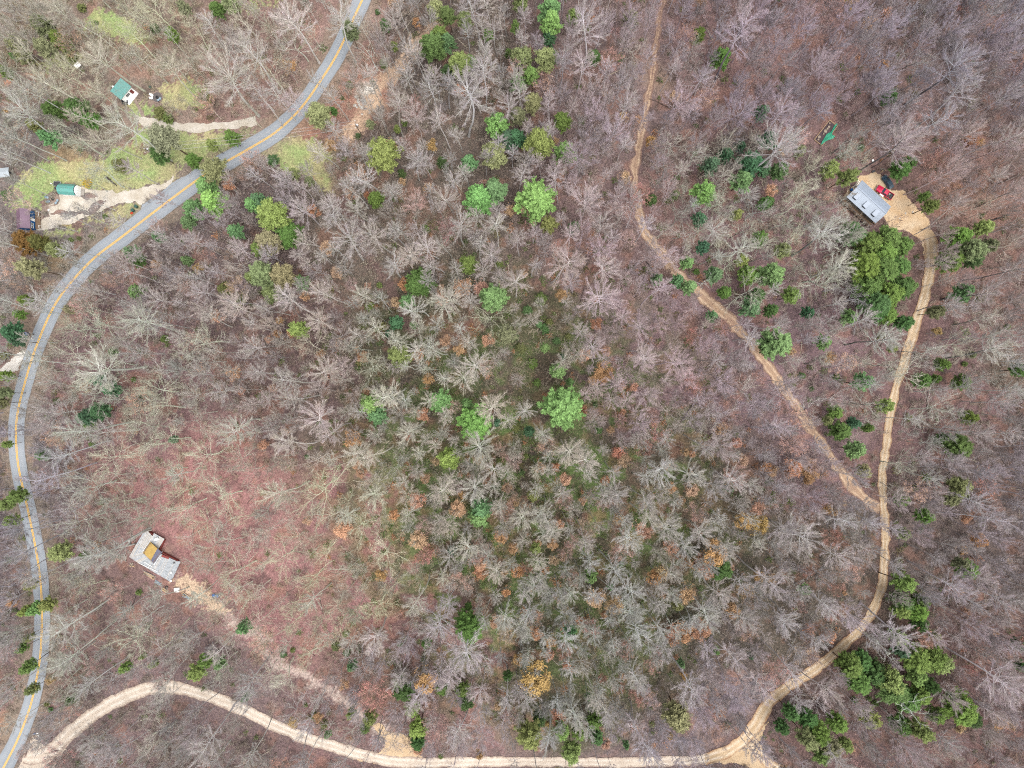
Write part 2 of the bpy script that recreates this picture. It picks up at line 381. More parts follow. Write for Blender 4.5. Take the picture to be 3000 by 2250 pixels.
def litter_mat(name, speck=1.0):
    m, N, L, b = new_mat(name, 0.95, 0.1)
    a = N.new('ShaderNodeAttribute'); a.attribute_name = 'col'
    co = N.new('ShaderNodeNewGeometry').outputs['Position']
    v = N.new('ShaderNodeTexVoronoi'); v.inputs['Scale'].default_value = 3.2; L.new(co, v.inputs['Vector'])
    cc = N.new('ShaderNodeSeparateColor'); L.new(v.outputs['Color'], cc.inputs[0])
    n1 = noise(N, L, 0.9, 6, 0.75, co); n2 = noise(N, L, 4.0, 4, 0.7, co)
    k = ramp(N, L, n1, 0.3, 0.7, 1-.32*speck, 1+.34*speck)
    k2 = ramp(N, L, cc.outputs[0], 0, 1, 1-.30*speck, 1+.34*speck)
    k3 = ramp(N, L, n2, 0.3, 0.7, 1-.25*speck, 1+.25*speck)
    col = a.outputs['Color']
    for kk in (k, k2, k3):
        s_ = N.new('ShaderNodeVectorMath'); s_.operation = 'SCALE'; L.new(col, s_.inputs[0]); L.new(kk, s_.inputs['Scale']); col = s_.outputs[0]
    L.new(mixc(N, L, ramp(N, L, cc.outputs[1], .82, .9, 0, .35*speck), col, S(190,160,140)), b.inputs['Base Color'])
    bp = N.new('ShaderNodeBump'); bp.inputs['Strength'].default_value = 0.8; bp.inputs['Distance'].default_value = 0.12
    L.new(cc.outputs[2], bp.inputs['Height']); L.new(bp.outputs[0], b.inputs['Normal'])
    return m
LITTER = litter_mat('forest_litter', .75)
go = link('ground', fast_mesh('ground', np.c_[fx, fy, fz+bumpz], GF, LITTER, True, gc)); tag(go, kind='structure')

# ---------------------------------------------------------------- roads, drives
def catmull(P, step):
    P = [P[0]] + list(P) + [P[-1]]; out = []
    for i in range(1, len(P)-2):
        p0, p1, p2, p3 = (np.array(P[i+k], float) for k in (-1, 0, 1, 2))
        n = max(2, int(np.linalg.norm(p2-p1)/step))
        for t in np.arange(n)/n:
            out.append(0.5*((2*p1)+(p2-p0)*t+(2*p0-5*p1+4*p2-p3)*t*t+(3*p1-p0-3*p2+p3)*t**3))
    out.append(np.array(P[-2], float)); return np.array(out)

def strip(name, poly_px, width, dz, mat, rag=0.0, seed=0, cross=7, kind='structure', step=0.8, crown=0.0):
    """width in metres, a number or [(fraction, width), ...]"""
    P = catmull([W(*p) for p in poly_px], step)
    P = P.copy()
    for _ in range(6): P[1:-1] = (P[:-2]+2*P[1:-1]+P[2:])/4
    T = np.gradient(P, axis=0); T /= np.linalg.norm(T, axis=1)[:, None]+1e-9
    Nn = np.c_[-T[:, 1], T[:, 0]]; n = len(P); f = np.linspace(0, 1, n)
    w = np.full(n, width) if np.isscalar(width) else np.interp(f, [a for a, _ in width], [b for _, b in width])
    s = np.cumsum(np.r_[0, np.linalg.norm(np.diff(P, axis=0), axis=1)])
    jl = rag*(fbm(s, s*0+seed, 2.2, 400+seed)-.5)*2*1.5; jr = rag*(fbm(s, s*0+seed+50, 2.2, 430+seed)-.5)*2
    V = []; ac = []; al = []
    for k in range(cross):
        t = -1+2*k/(cross-1)
        off = w/2*t + (jl if t < 0 else jr)*abs(t)
        q = P + Nn*off[:, None]
        V.append(np.c_[q, terr(q[:, 0], q[:, 1]) + dz + crown*(1-t*t)]); ac.append(np.full(n, t)); al.append(s)
    V = np.concatenate(V); idx = np.arange(n-1)
    F = np.concatenate([np.stack([idx+k*n, idx+1+k*n, idx+1+(k+1)*n, idx+(k+1)*n], 1) for k in range(cross-1)])[:, ::-1]
    o = link(name, fast_mesh(name, V, F, mat, True, attrs={'across': np.concatenate(ac), 'along': np.concatenate(al)}))
    if kind: tag(o, kind=kind)
    return o, P, Nn, w

def patch(name, poly_px, dz, mat, step=0.22, jag=8.0, holes=(), seed=0):
    wp = [W(*p) for p in poly_px]
    x0, x1 = min(p[0] for p in wp)-1, max(p[0] for p in wp)+1; y0, y1 = min(p[1] for p in wp)-1, max(p[1] for p in wp)+1
    ax, ay = np.arange(x0, x1, step), np.arange(y0, y1, step); X, Y = np.meshgrid(ax, ay); X, Y = X.ravel(), Y.ravel()
    px, py = proj(X, Y, terr(X, Y)); jx = px+jag*(fbm(X, Y, 1.8, 501+seed)-.5)*2; jy = py+jag*(fbm(X, Y, 1.8, 521+seed)-.5)*2
    ins = inside(jx, jy, poly_px)
    for h in holes: ins &= ~inside(jx, jy, h)
    n = len(ax); k = np.arange((len(ay)-1)*(n-1)); a = (k//(n-1))*n + k % (n-1)
    F = np.stack([a, a+1, a+n+1, a+n], 1); F = F[ins[F].sum(1) >= 3]
    u, inv = np.unique(F, return_inverse=True)
    V = np.c_[X[u], Y[u], terr(X[u], Y[u])+dz]
    return tag(link(name, fast_mesh(name, V, inv.reshape(-1, 4), mat, True, attrs={'across': np.zeros(len(u)), 'along': np.zeros(len(u))})), kind='structure')

def dirt_mat(name, col, col2, rut=None, rutpos=0.5, rutw=0.22, rutk=0.6, sc1=0.5, leaf=0.0, fade=False, leafc=S(142,114,104)):
    m, N, L, b = new_mat(name, 0.95, 0.1)
    co = N.new('ShaderNodeNewGeometry').outputs['Position']
    f = ramp(N, L, noise(N, L, sc1, 6, 0.65, co), 0.32, 0.68)
    c = mixc(N, L, f, col, col2)
    if rut is not None:
        a = N.new('ShaderNodeAttribute'); a.attribute_name = 'across'
        ab = N.new('ShaderNodeMath'); ab.operation = 'ABSOLUTE'; L.new(a.outputs['Fac'], ab.inputs[0])
        s1 = N.new('ShaderNodeMath'); s1.operation = 'SUBTRACT'; L.new(ab.outputs[0], s1.inputs[0]); s1.inputs[1].default_value = rutpos
        s2 = N.new('ShaderNodeMath'); s2.operation = 'ABSOLUTE'; L.new(s1.outputs[0], s2.inputs[0])
        r = ramp(N, L, s2.outputs[0], rutw, 0.03, 0, 1)
        nn = N.new('ShaderNodeMath'); nn.operation = 'MULTIPLY'; L.new(r, nn.inputs[0]); L.new(ramp(N, L, noise(N, L, 0.35, 5, 0.7, co), 0.35, 0.6, 0.0, rutk), nn.inputs[1])
        c = mixc(N, L, nn.outputs[0], c, rut)
    if leaf:
        at = N.new('ShaderNodeAttribute'); at.attribute_name = 'across'; al = N.new('ShaderNodeAttribute'); al.attribute_name = 'along'
        a2 = N.new('ShaderNodeMath'); a2.operation = 'ABSOLUTE'; L.new(at.outputs['Fac'], a2.inputs[0])
        def add(p, q):
            m_ = N.new('ShaderNodeMath'); m_.operation = 'ADD'; L.new(p, m_.inputs[0]); L.new(q, m_.inputs[1]); return m_.outputs[0]
        q = add(noise(N, L, 1.1, 8, 0.8, co), add(ramp(N, L, a2.outputs[0], .45, 1.0, 0, .26), ramp(N, L, a2.outputs[0], .22, .0, 0, .07)))
        if fade: q = add(q, ramp(N, L, al.outputs['Fac'], 75, 5, 0, .22))
        c = mixc(N, L, ramp(N, L, q, .64, .72, 0, leaf), c, leafc)
    n2 = noise(N, L, 5, 5, 0.75, co)
    s_ = N.new('ShaderNodeVectorMath'); s_.operation = 'SCALE'; L.new(c, s_.inputs[0]); L.new(ramp(N, L, n2, .3, .7, .82, 1.16), s_.inputs['Scale'])
    L.new(s_.outputs[0], b.inputs['Base Color'])
    bp = N.new('ShaderNodeBump'); bp.inputs['Strength'].default_value = 0.5; bp.inputs['Distance'].default_value = 0.08
    L.new(n2, bp.inputs['Height']); L.new(bp.outputs[0], b.inputs['Normal'])
    return m

def asphalt_mat():
    m, N, L, b = new_mat('asphalt', 0.85, 0.25)
    co = N.new('ShaderNodeNewGeometry').outputs['Position']
    at = N.new('ShaderNodeAttribute'); at.attribute_name = 'across'
    c = mixc(N, L, ramp(N, L, noise(N, L, 0.12, 4, 0.6, co), .35, .65), S(150,157,165), S(164,170,177))
    ab = N.new('ShaderNodeMath'); ab.operation = 'ABSOLUTE'; L.new(at.outputs['Fac'], ab.inputs[0])
    s1 = N.new('ShaderNodeMath'); s1.operation = 'SUBTRACT'; L.new(ab.outputs[0], s1.inputs[0]); s1.inputs[1].default_value = 0.52
    s2 = N.new('ShaderNodeMath'); s2.operation = 'ABSOLUTE'; L.new(s1.outputs[0], s2.inputs[0])
    c = mixc(N, L, ramp(N, L, s2.outputs[0], .25, .05, 0, .35), c, S(178,180,182))
    c = mixc(N, L, ramp(N, L, ab.outputs[0], .9, 1.0, 0, .6), c, S(150,138,122))
    cr = N.new('ShaderNodeTexVoronoi'); cr.feature = 'DISTANCE_TO_EDGE'; cr.inputs['Scale'].default_value = 0.22; L.new(co, cr.inputs['Vector'])
    c = mixc(N, L, ramp(N, L, cr.outputs['Distance'], .010, .003, 0, .14), c, S(96,98,104))
    n2 = noise(N, L, 12, 5, 0.8, co)
    s_ = N.new('ShaderNodeVectorMath'); s_.operation = 'SCALE'; L.new(c, s_.inputs[0]); L.new(ramp(N, L, n2, .3, .7, .95, 1.05), s_.inputs['Scale'])
    L.new(s_.outputs[0], b.inputs['Base Color'])
    bp = N.new('ShaderNodeBump'); bp.inputs['Strength'].default_value = 0.4; bp.inputs['Distance'].default_value = 0.01
    L.new(n2, bp.inputs['Height']); L.new(bp.outputs[0], b.inputs['Normal'])
    return m
ASPHALT = asphalt_mat()
M_GRAVEL = dirt_mat('pale_gravel', S(206,188,170), S(228,212,194), S(244,232,218), .42, .3, .9, .4, leaf=.7, leafc=S(160,136,124))
M_TAN = dirt_mat('tan_dirt', S(206,176,140), S(226,200,166), S(244,226,204), .45, .3, .9, .4, leaf=.75, leafc=S(176,134,104))
M_TRACK = dirt_mat('track_dirt', S(178,148,128), S(202,170,140), S(226,198,170), .5, .28, .95, .35, leaf=.85, fade=True)
M_YARD = dirt_mat('clay_yard', S(222,184,140), S(236,212,180), sc1=.25)
M_WHITE = dirt_mat('white_gravel', S(216,208,198), S(232,226,218), sc1=.8)
M_DRIVE = dirt_mat('worn_gravel', S(196,184,166), S(222,214,202), sc1=.35)
M_FLAG = dirt_mat('flagstone_ground', S(150,130,118), S(170,152,140), sc1=1.2)

patch('clay_yard', YARD, 0.02+0.05, M_YARD, seed=1)
patch('road_junction', APRON_W, 0.105, M_GRAVEL, seed=2)
patch('track_junction', APRON_E, 0.105, M_TAN, seed=3)
patch('dirt_clearing', DIRTPAD, 0.10, M_TAN, seed=4)
patch('gravel_driveway', DRIVE1, 0.085, M_DRIVE, holes=(ISLAND1, ISLAND2), seed=5)
patch('gravel_turnout', WHITEDRIVE, 0.10, M_WHITE, seed=6)
strip('dirt_track', TRACK, [(0,1.6),(.2,2.2),(.38,2.4),(.5,3.4),(.75,3.0),(1,3.2)], 0.085, M_TRACK, .9, 1)
strip('gravel_road', GRAVEL, [(0,4.5),(.15,4.0),(.3,3.7),(.5,3.4),(.7,3.0),(1,3.0)], 0.12, M_GRAVEL, .5, 2)
strip('dirt_road', HILLROAD, [(0,3.4),(.1,4.0),(.2,3.2),(.35,2.6),(.6,2.5),(.8,2.8),(.92,3.2),(1,4.2)], 0.13, M_TAN, .45, 3)
strip('side_track', FORK, 3.4, 0.115, M_TAN, .5, 4)
strip('cabin_driveway', DRIVE2, [(0,2.6),(.5,2.4),(1,2.2)], 0.09, M_DRIVE, .7, 5)
strip('footpath', FOOTPATH, 1.0, 0.075, M_FLAG, .2, 6)
strip('flagstone_path', FLAGPATH, 1.3, 0.105, M_FLAG, .15, 7)
RW = [(0,4.9),(.16,5.2),(.27,6.0),(.38,5.7),(.52,4.9),(.6,4.8),(.75,4.8),(.88,5.0),(.95,6.2),(1,6.6)]
ro, RP, RN, rw = strip('road', ROAD, RW, 0.16, ASPHALT, .12, 8, cross=9, crown=0.05)
LINE = plain('road_paint', S(250,196,84), .10, 1.5, .7)
for sgn in (-1, 1):
    V = []; n = len(RP)
    for e in (-.11, .11):
        q = RP + RN*(sgn*0.17+e); V.append(np.c_[q, terr(q[:, 0], q[:, 1])+0.16+0.05+0.012])
    idx = np.arange(n-1); F = np.stack([idx, idx+1, idx+1+n, idx+n], 1)[:, ::-1]
    tag(link('centre_line', fast_mesh('centre_line', np.concatenate(V), F, LINE)), kind='structure')
# concrete patch by the bins where the drive meets the road
patch('paved_pullout', tl(0,0,'920,1330 960,1300 1060,1235 1120,1180 1180,1150 1230,1130 1000,1390 900,1440 905,1380'), 0.14, ASPHALT, jag=2, seed=9)
# ---------------------------------------------------------------- tree prototypes (mesh data shared by every copy)
def unit(v): return v/(np.linalg.norm(v)+1e-9)

class TreeB:
    """collects tapered branches as 3..6 sided tubes, with a value per branch for colour variation"""
    def __init__(s): s.V = []; s.T = []; s.lv = []; s.n = 0
    def tube(s, P, R, sides, lv, tip=True):
        n = len(P); d = np.gradient(P, axis=0); d /= np.linalg.norm(d, axis=1)[:, None]+1e-9
        ref = np.array([0.3, 0.2, 0.93]) if abs(d[0, 2]) < .85 else np.array([1., .1, 0])
        u = np.cross(d, ref); u /= np.linalg.norm(u, axis=1)[:, None]+1e-9; w = np.cross(d, u)
        a = np.arange(sides)*2*math.pi/sides
        m = n-1 if tip else n
        V = (P[:m, None]+R[:m, None, None]*(u[:m, None]*np.cos(a)[None, :, None]+w[:m, None]*np.sin(a)[None, :, None])).reshape(-1, 3)
        k = np.arange(sides); k2 = (k+1) % sides; T = []
        for i in range(m-1):
            a0, a1, b0, b1 = i*sides+k, i*sides+k2, (i+1)*sides+k, (i+1)*sides+k2
            T.append(np.stack([a0, a1, b1], 1)); T.append(np.stack([a0, b1, b0], 1))
        if tip:
            V = np.vstack([V, P[-1]]); T.append(np.stack([(m-1)*sides+k, (m-1)*sides+k2, np.full(sides, len(V)-1)], 1))
        s.V.append(V); s.T.append(np.concatenate(T)+s.n); s.lv.append(np.full(len(V), lv)); s.n += len(V)
    def mesh(s, name, mat):
        return fast_mesh(name, np.concatenate(s.V), np.concatenate(s.T), mat, False, attrs={'lv': np.concatenate(s.lv)})

def grow(r, p, d, L, n, wig, up):
    P = [p]; d = d.copy()
    for i in range(n):
        d = d + r.normal(0, wig, 3); d[2] += up; d = unit(d); p = p + d*(L/n); P.append(p)
    return np.array(P)

def at_frac(P, t):
    x = t*(len(P)-1); i = min(int(x), len(P)-2); f = x-i
    return P[i]*(1-f)+P[i+1]*f, unit(P[i+1]-P[i])

def side_dir(r, d, ang, az=None):
    ref = np.array([0, 0, 1.]) if abs(d[2]) < .9 else np.array([1., 0, 0])
    u = unit(np.cross(d, ref)); w = np.cross(d, u); az = r.uniform(0, 2*math.pi) if az is None else az
    return unit(d*math.cos(ang) + (u*math.cos(az)+w*math.sin(az))*math.sin(ang))

def bare_proto(seed, h, R, style, leafy=0.0, dens=1.0):
    """returns trunk mesh, crown mesh, foliage mesh or None"""
    r = np.random.default_rng(seed); tk = TreeB(); cr = TreeB()
    cfg = {  # limbs, first limb height, limb angle, wiggle, up, sub per limb, twig per sub, twiglet per twig, trunk r
        'star': (28, .64, 1.05, .05, .03, 9, 6, 2, .19), 'oak': (10, .40, 1.05, .20, .03, 8, 6, 3, .22),
        'fuzzy': (26, .54, .85, .07, .05, 9, 6, 3, .14), 'dead': (8, .40, 1.0, .30, .02, 4, 2, 0, .15),
        'sap': (9, .30, .75, .16, .08, 5, 4, 2, .07)}[style]
    nl, h0, ang, wig, up, n2, n3, n4, tr = cfg
    lean = r.normal(0, .03, 2)
    top = .93 if style != 'oak' else .72
    T = grow(r, np.zeros(3)-[0, 0, .3], unit(np.array([lean[0], lean[1], 1.])), h*top, 9, .035 if style != 'oak' else .07, .03)
    RT = np.linspace(tr, tr*.35, len(T)); RT[0] *= 1.35
    tk.tube(T, RT, 6, 1.0)
    tips = []
    for i in range(nl):
        t = h0/top + (1-h0/top)*(i+.5)/nl; t = min(t, .98)
        p, d = at_frac(T, t)
        az = i*2.4 + r.normal(0, .35)
        a = ang*(1.15-.55*(t-h0)/(1-h0)) * r.uniform(.8, 1.15)
        dd = unit(np.array([math.cos(az)*math.sin(a), math.sin(az)*math.sin(a), math.cos(a)]))
        Ll = R*1.15/max(.5, math.sin(min(a, 1.2)))*r.uniform(.7, 1.1)*(1.0-.42*max(0, t-.7)/.3)
        if style == 'oak': Ll *= .95
        r1 = tr*r.uniform(.20, .42)*(1.05-.5*t)*1.0
        P1 = grow(r, p, dd, Ll, 7 if style == 'oak' else 5, wig, up); R1 = np.linspace(r1, r1*.18, len(P1))
        cr.tube(P1, R1, 4, r.uniform(.7, 1.0))
        for j in range(n2):
            t2 = .22+.76*(j+r.uniform(.1, .9))/n2
            p2, d2 = at_frac(P1, t2); L2 = Ll*(.42 if style != 'oak' else .58)*(1.15-.65*t2)*r.uniform(.6, 1.25); r2 = r1*(1-.8*t2)*.6
            dir2 = side_dir(r, d2, r.uniform(.16, .48) if style != 'oak' else r.uniform(.4, .9)); dir2[2] = dir2[2]*.9+.06
            P2 = grow(r, p2, unit(dir2), L2, 4, wig*1.1, up); cr.tube(P2, np.linspace(max(r2, .026), .012, 5), 3, r.uniform(.45, .9))
            for k in range(int(n3*dens+r.random())):
                t3 = .15+.8*(k+r.uniform(0, 1))/max(1, n3*dens)
                p3, d3 = at_frac(P2, min(t3, .98)); L3 = L2*.5*(1.2-.6*t3)*r.uniform(.6, 1.2)
                P3 = grow(r, p3, side_dir(r, d3, r.uniform(.2, .55)), L3, 2, wig*1.2, up); cr.tube(P3, np.array([.019, .015, .007]), 3, r.uniform(.2, .6))
                tips.append(P3[-1])
                for q in range(n4):
                    p4, d4 = at_frac(P3, r.uniform(.2, .95)); L4 = max(.35, L3*.55)*r.uniform(.7, 1.3)
                    P4 = np.array([p4, p4+side_dir(r, d4, r.uniform(.3, .8))*L4+[0, 0, .08]]); cr.tube(P4, np.array([.014, 0]), 3, r.uniform(.1, .5))
                    if q == 0: tips.append(P4[-1])
    fol = None
    if leafy:
        tips = np.array(tips); sel = tips[r.random(len(tips)) < leafy]
        if leafy < 1: # leaves hold on in a few boughs
            c = vnoise(sel[:, 0]+seed, sel[:, 1]+sel[:, 2]*.6, 1.6, seed); sel = sel[c > .38]
        fol = leaf_mesh('foliage', r, sel, 4, .12, .22, spread=.30) if style == 'star' else leaf_mesh('foliage', r, sel, 4, .07, .13, spread=.25)
    return tk.mesh('trunk', BARK), cr.mesh('crown', BARK), fol

def leaf_mesh(name, r, C0, per, s0, s1, spread=.2, flat=.6, dirs=None, mat=None, asp=.55):
    """small leaf-sized quads scattered round the given points"""
    n = len(C0)*per; C1 = np.repeat(C0, per, 0) + r.normal(0, spread, (n, 3))*[1, 1, .6]
    nz = r.normal(0, 1, (n, 3))*[flat, flat, 1]; nz[:, 2] = np.abs(nz[:, 2])+.35; nz /= np.linalg.norm(nz, axis=1)[:, None]
    if dirs is None: dd = r.normal(0, 1, (n, 3))
    else: dd = np.repeat(dirs, per, 0)+r.normal(0, .45, (n, 3))
    u = np.cross(nz, dd); u /= np.linalg.norm(u, axis=1)[:, None]+1e-9; v = np.cross(u, nz)
    sz = r.uniform(s0, s1, n)[:, None]
    V = np.stack([C1-v*sz, C1+u*sz*asp, C1+v*sz*1.1, C1-u*sz*asp], 1).reshape(-1, 3)
    F = np.arange(n*4).reshape(-1, 4)
    return fast_mesh(name, V, F, mat or LEAF, attrs={'lv': np.repeat(r.random(n), 4)})

def conifer_proto(seed, h, R, style):
    """white: open layered star plates; round: soft billowy crown; dense: thick dark cone; bush: low mound"""
    r = np.random.default_rng(seed); tk = TreeB(); P0 = []; D0 = []
    T = grow(r, np.array([0, 0, -.3]), unit(np.array([r.normal(0, .03), r.normal(0, .03), 1.])), h, 8, .03, .03)
    tk.tube(T, np.linspace(.19 if h > 5 else .06, .03, len(T)), 6, .3)
    nw, per, h0 = {'white': (13, 8, .50), 'round': (11, 8, .55), 'dense': (13, 8, .50), 'bush': (7, 7, .12)}[style]
    for i in range(nw):
        t = h0+(1-h0)*(i+.3)/nw; f = (t-h0)/(1-h0)
        prof = {'white': (1-f)**.55*.98+.08, 'round': math.sqrt(max(.02, 1-(f*1.15-.25)**2))*.98, 'dense': math.sqrt(max(.02, 1-(f*1.05)**2))*.95+.05, 'bush': math.sqrt(max(.03, 1-f*f))}[style]
        off = r.uniform(0, 6.28)
        for j in range(per):
            if style == 'round' and r.random() < .18: continue
            az = off+j*2*math.pi/per+r.normal(0, .22); p, d = at_frac(T, min(t+r.normal(0, .01), .99))
            L = R*prof*r.uniform(.72, 1.12); el = {'white': .22+f*.5, 'round': .45+f*.5, 'dense': .02+f*.5, 'bush': .35+f*.5}[style]
            dd = np.array([math.cos(az)*math.cos(el), math.sin(az)*math.cos(el), math.sin(el)])
            P1 = grow(r, p, dd, L, 4, .10, .05 if style == 'white' else .02); tk.tube(P1, np.linspace(.05, .015, 5)*(1 if h > 5 else .5), 3, .4)
            n2 = int(L*4.0)+3
            for k in range(n2):
                t2 = .30+.70*(k+r.random())/n2; p2, d2 = at_frac(P1, min(t2, .999))
                L2 = L*.36*(1.25-t2)*r.uniform(.5, 1.2)
                sd = side_dir(r, d2, r.uniform(.5, 1.0)); sd[2] *= .35; sd = unit(sd+[0, 0, .12])
                m = max(2, int(L2/.20))
                for q in range(m):
                    P0.append(p2+sd*L2*(q+.5)/m); D0.append(sd)
            P0.append(P1[-1]); D0.append(unit(P1[-1]-P1[-2]))
    P0 = np.array(P0); D0 = np.array(D0)
    per2, a, b_, sp = {'white': (3, .17, .32, .12), 'round': (3, .14, .27, .18), 'dense': (3, .18, .34, .16), 'bush': (3, .10, .20, .12)}[style]
    cap = 3600
    if len(P0) > cap: k = r.permutation(len(P0))[:cap]; P0, D0 = P0[k], D0[k]
    return tk.mesh('trunk', BARK), leaf_mesh('crown', r, P0, per2, a, b_, sp, .5, D0, asp=.42 if style != 'dense' else .30)

HH = {}   # style -> list of (height, radius, [part meshes])
def reg(style, h, R, parts): HH.setdefault(style, []).append((h, R, parts))
for k in range(6): h, R = 22+k*.9, 3.0; reg('s', h, R, bare_proto(100+k, h, R, 'star'))
for k in range(5): h, R = 17+k*.8, 5.2; reg('o', h, R, bare_proto(200+k, h, R, 'oak'))
for k in range(4): h, R = 19+k*.8, 3.9; reg('f', h, R, bare_proto(300+k, h, R, 'fuzzy'))
for k in range(2): h, R = 15+k, 3.2; reg('d', h, R, bare_proto(400+k, h, R, 'dead'))
for k in range(3): h, R = 6+k, 1.6; reg('p', h, R, bare_proto(500+k, h, R, 'sap'))
for k in range(3): h, R = 8+k, 2.1; reg('r', h, R, bare_proto(600+k, h, R, 'star', leafy=.6, dens=.8))
for k in range(3): h, R = 13+k*.8, 3.2; reg('b', h, R, bare_proto(650+k, h, R, 'fuzzy', leafy=.22, dens=.8))
for k in range(4): h, R = 14+k, 3.6; reg('w', h, R, conifer_proto(700+k, h, R, 'white'))
for k in range(4): h, R = 13+k, 3.4; reg('y', h, R, conifer_proto(720+k, h, R, 'round'))
for k in range(4): h, R = 12+k, 3.3; reg('k', h, R, conifer_proto(740+k, h, R, 'dense'))
for k in range(3): h, R = 2.6+k*.3, 1.5; reg('u', h, R, conifer_proto(760+k, h, R, 'bush'))

def joined(name, meshes):
    V = []; F = []; lv = []; mi = []; n = 0; mats = []
    for me in meshes:
        if me is None: continue
        v = np.empty(len(me.vertices)*3, np.float32); me.vertices.foreach_get('co', v)
        me.calc_loop_triangles(); f = np.empty(len(me.loop_triangles)*3, np.int32); me.loop_triangles.foreach_get('vertices', f)
        l = np.empty(len(me.vertices), np.float32); me.attributes['lv'].data.foreach_get('value', l)
        if me.materials[0] not in mats: mats.append(me.materials[0])
        V.append(v.reshape(-1, 3)); F.append(f.reshape(-1, 3)+n); lv.append(l); mi.append(np.full(len(f)//3, mats.index(me.materials[0]))); n += len(me.vertices)
    me = fast_mesh(name, np.concatenate(V), np.concatenate(F), mats, attrs={'lv': np.concatenate(lv)})
    me.polygons.foreach_set('material_index', np.concatenate(mi).astype(np.int32)); return me

def stuff(name, label, protos, pts, rot, scl, pick, tint, leaf_tint=None):
    """ONE object that instances prototype meshes on points"""
    col = bpy.data.collections.new(name+'_sources')
    for i, me in enumerate(protos):
        o = bpy.data.objects.new('%03d_source' % i, me); col.objects.link(o)
    me = bpy.data.meshes.new(name); me.vertices.add(len(pts)); me.vertices.foreach_set('co', np.asarray(pts, np.float32).ravel())
    for nm, ty, key, arr in (('rot', 'FLOAT_VECTOR', 'vector', rot), ('scl', 'FLOAT_VECTOR', 'vector', scl), ('pick', 'INT', 'value', pick),
                             ('tint', 'FLOAT_COLOR', 'color', np.c_[tint, np.ones(len(tint))]), ('leaf_tint', 'FLOAT_COLOR', 'color', np.c_[leaf_tint if leaf_tint is not None else tint, np.ones(len(tint))])):
        a = me.attributes.new(nm, ty, 'POINT'); a.data.foreach_set(key, np.asarray(arr, np.int32 if ty == 'INT' else np.float32).ravel())
    ng = bpy.data.node_groups.new(name+'_nodes', 'GeometryNodeTree')
    ng.interface.new_socket('Geometry', in_out='INPUT', socket_type='NodeSocketGeometry'); ng.interface.new_socket('Geometry', in_out='OUTPUT', socket_type='NodeSocketGeometry')
    N, L = ng.nodes, ng.links; gi = N.new('NodeGroupInput'); gout = N.new('NodeGroupOutput')
    ci = N.new('GeometryNodeCollectionInfo'); ci.inputs['Collection'].default_value = col; ci.inputs['Separate Children'].default_value = True; ci.inputs['Reset Children'].default_value = True
    ip = N.new('GeometryNodeInstanceOnPoints'); ip.inputs['Pick Instance'].default_value = True
    def na(nm, ty):
        n = N.new('GeometryNodeInputNamedAttribute'); n.data_type = ty; n.inputs['Name'].default_value = nm
        return n.outputs['Attribute']
    L.new(gi.outputs[0], ip.inputs['Points']); L.new(ci.outputs[0], ip.inputs['Instance'])
    L.new(na('pick', 'INT'), ip.inputs['Instance Index']); L.new(na('rot', 'FLOAT_VECTOR'), ip.inputs['Rotation']); L.new(na('scl', 'FLOAT_VECTOR'), ip.inputs['Scale'])
    L.new(ip.outputs[0], gout.inputs[0])
    o = link(name, me); md = o.modifiers.new('scatter', 'NODES'); md.node_group = ng
    return tag(o, label, kind='stuff')

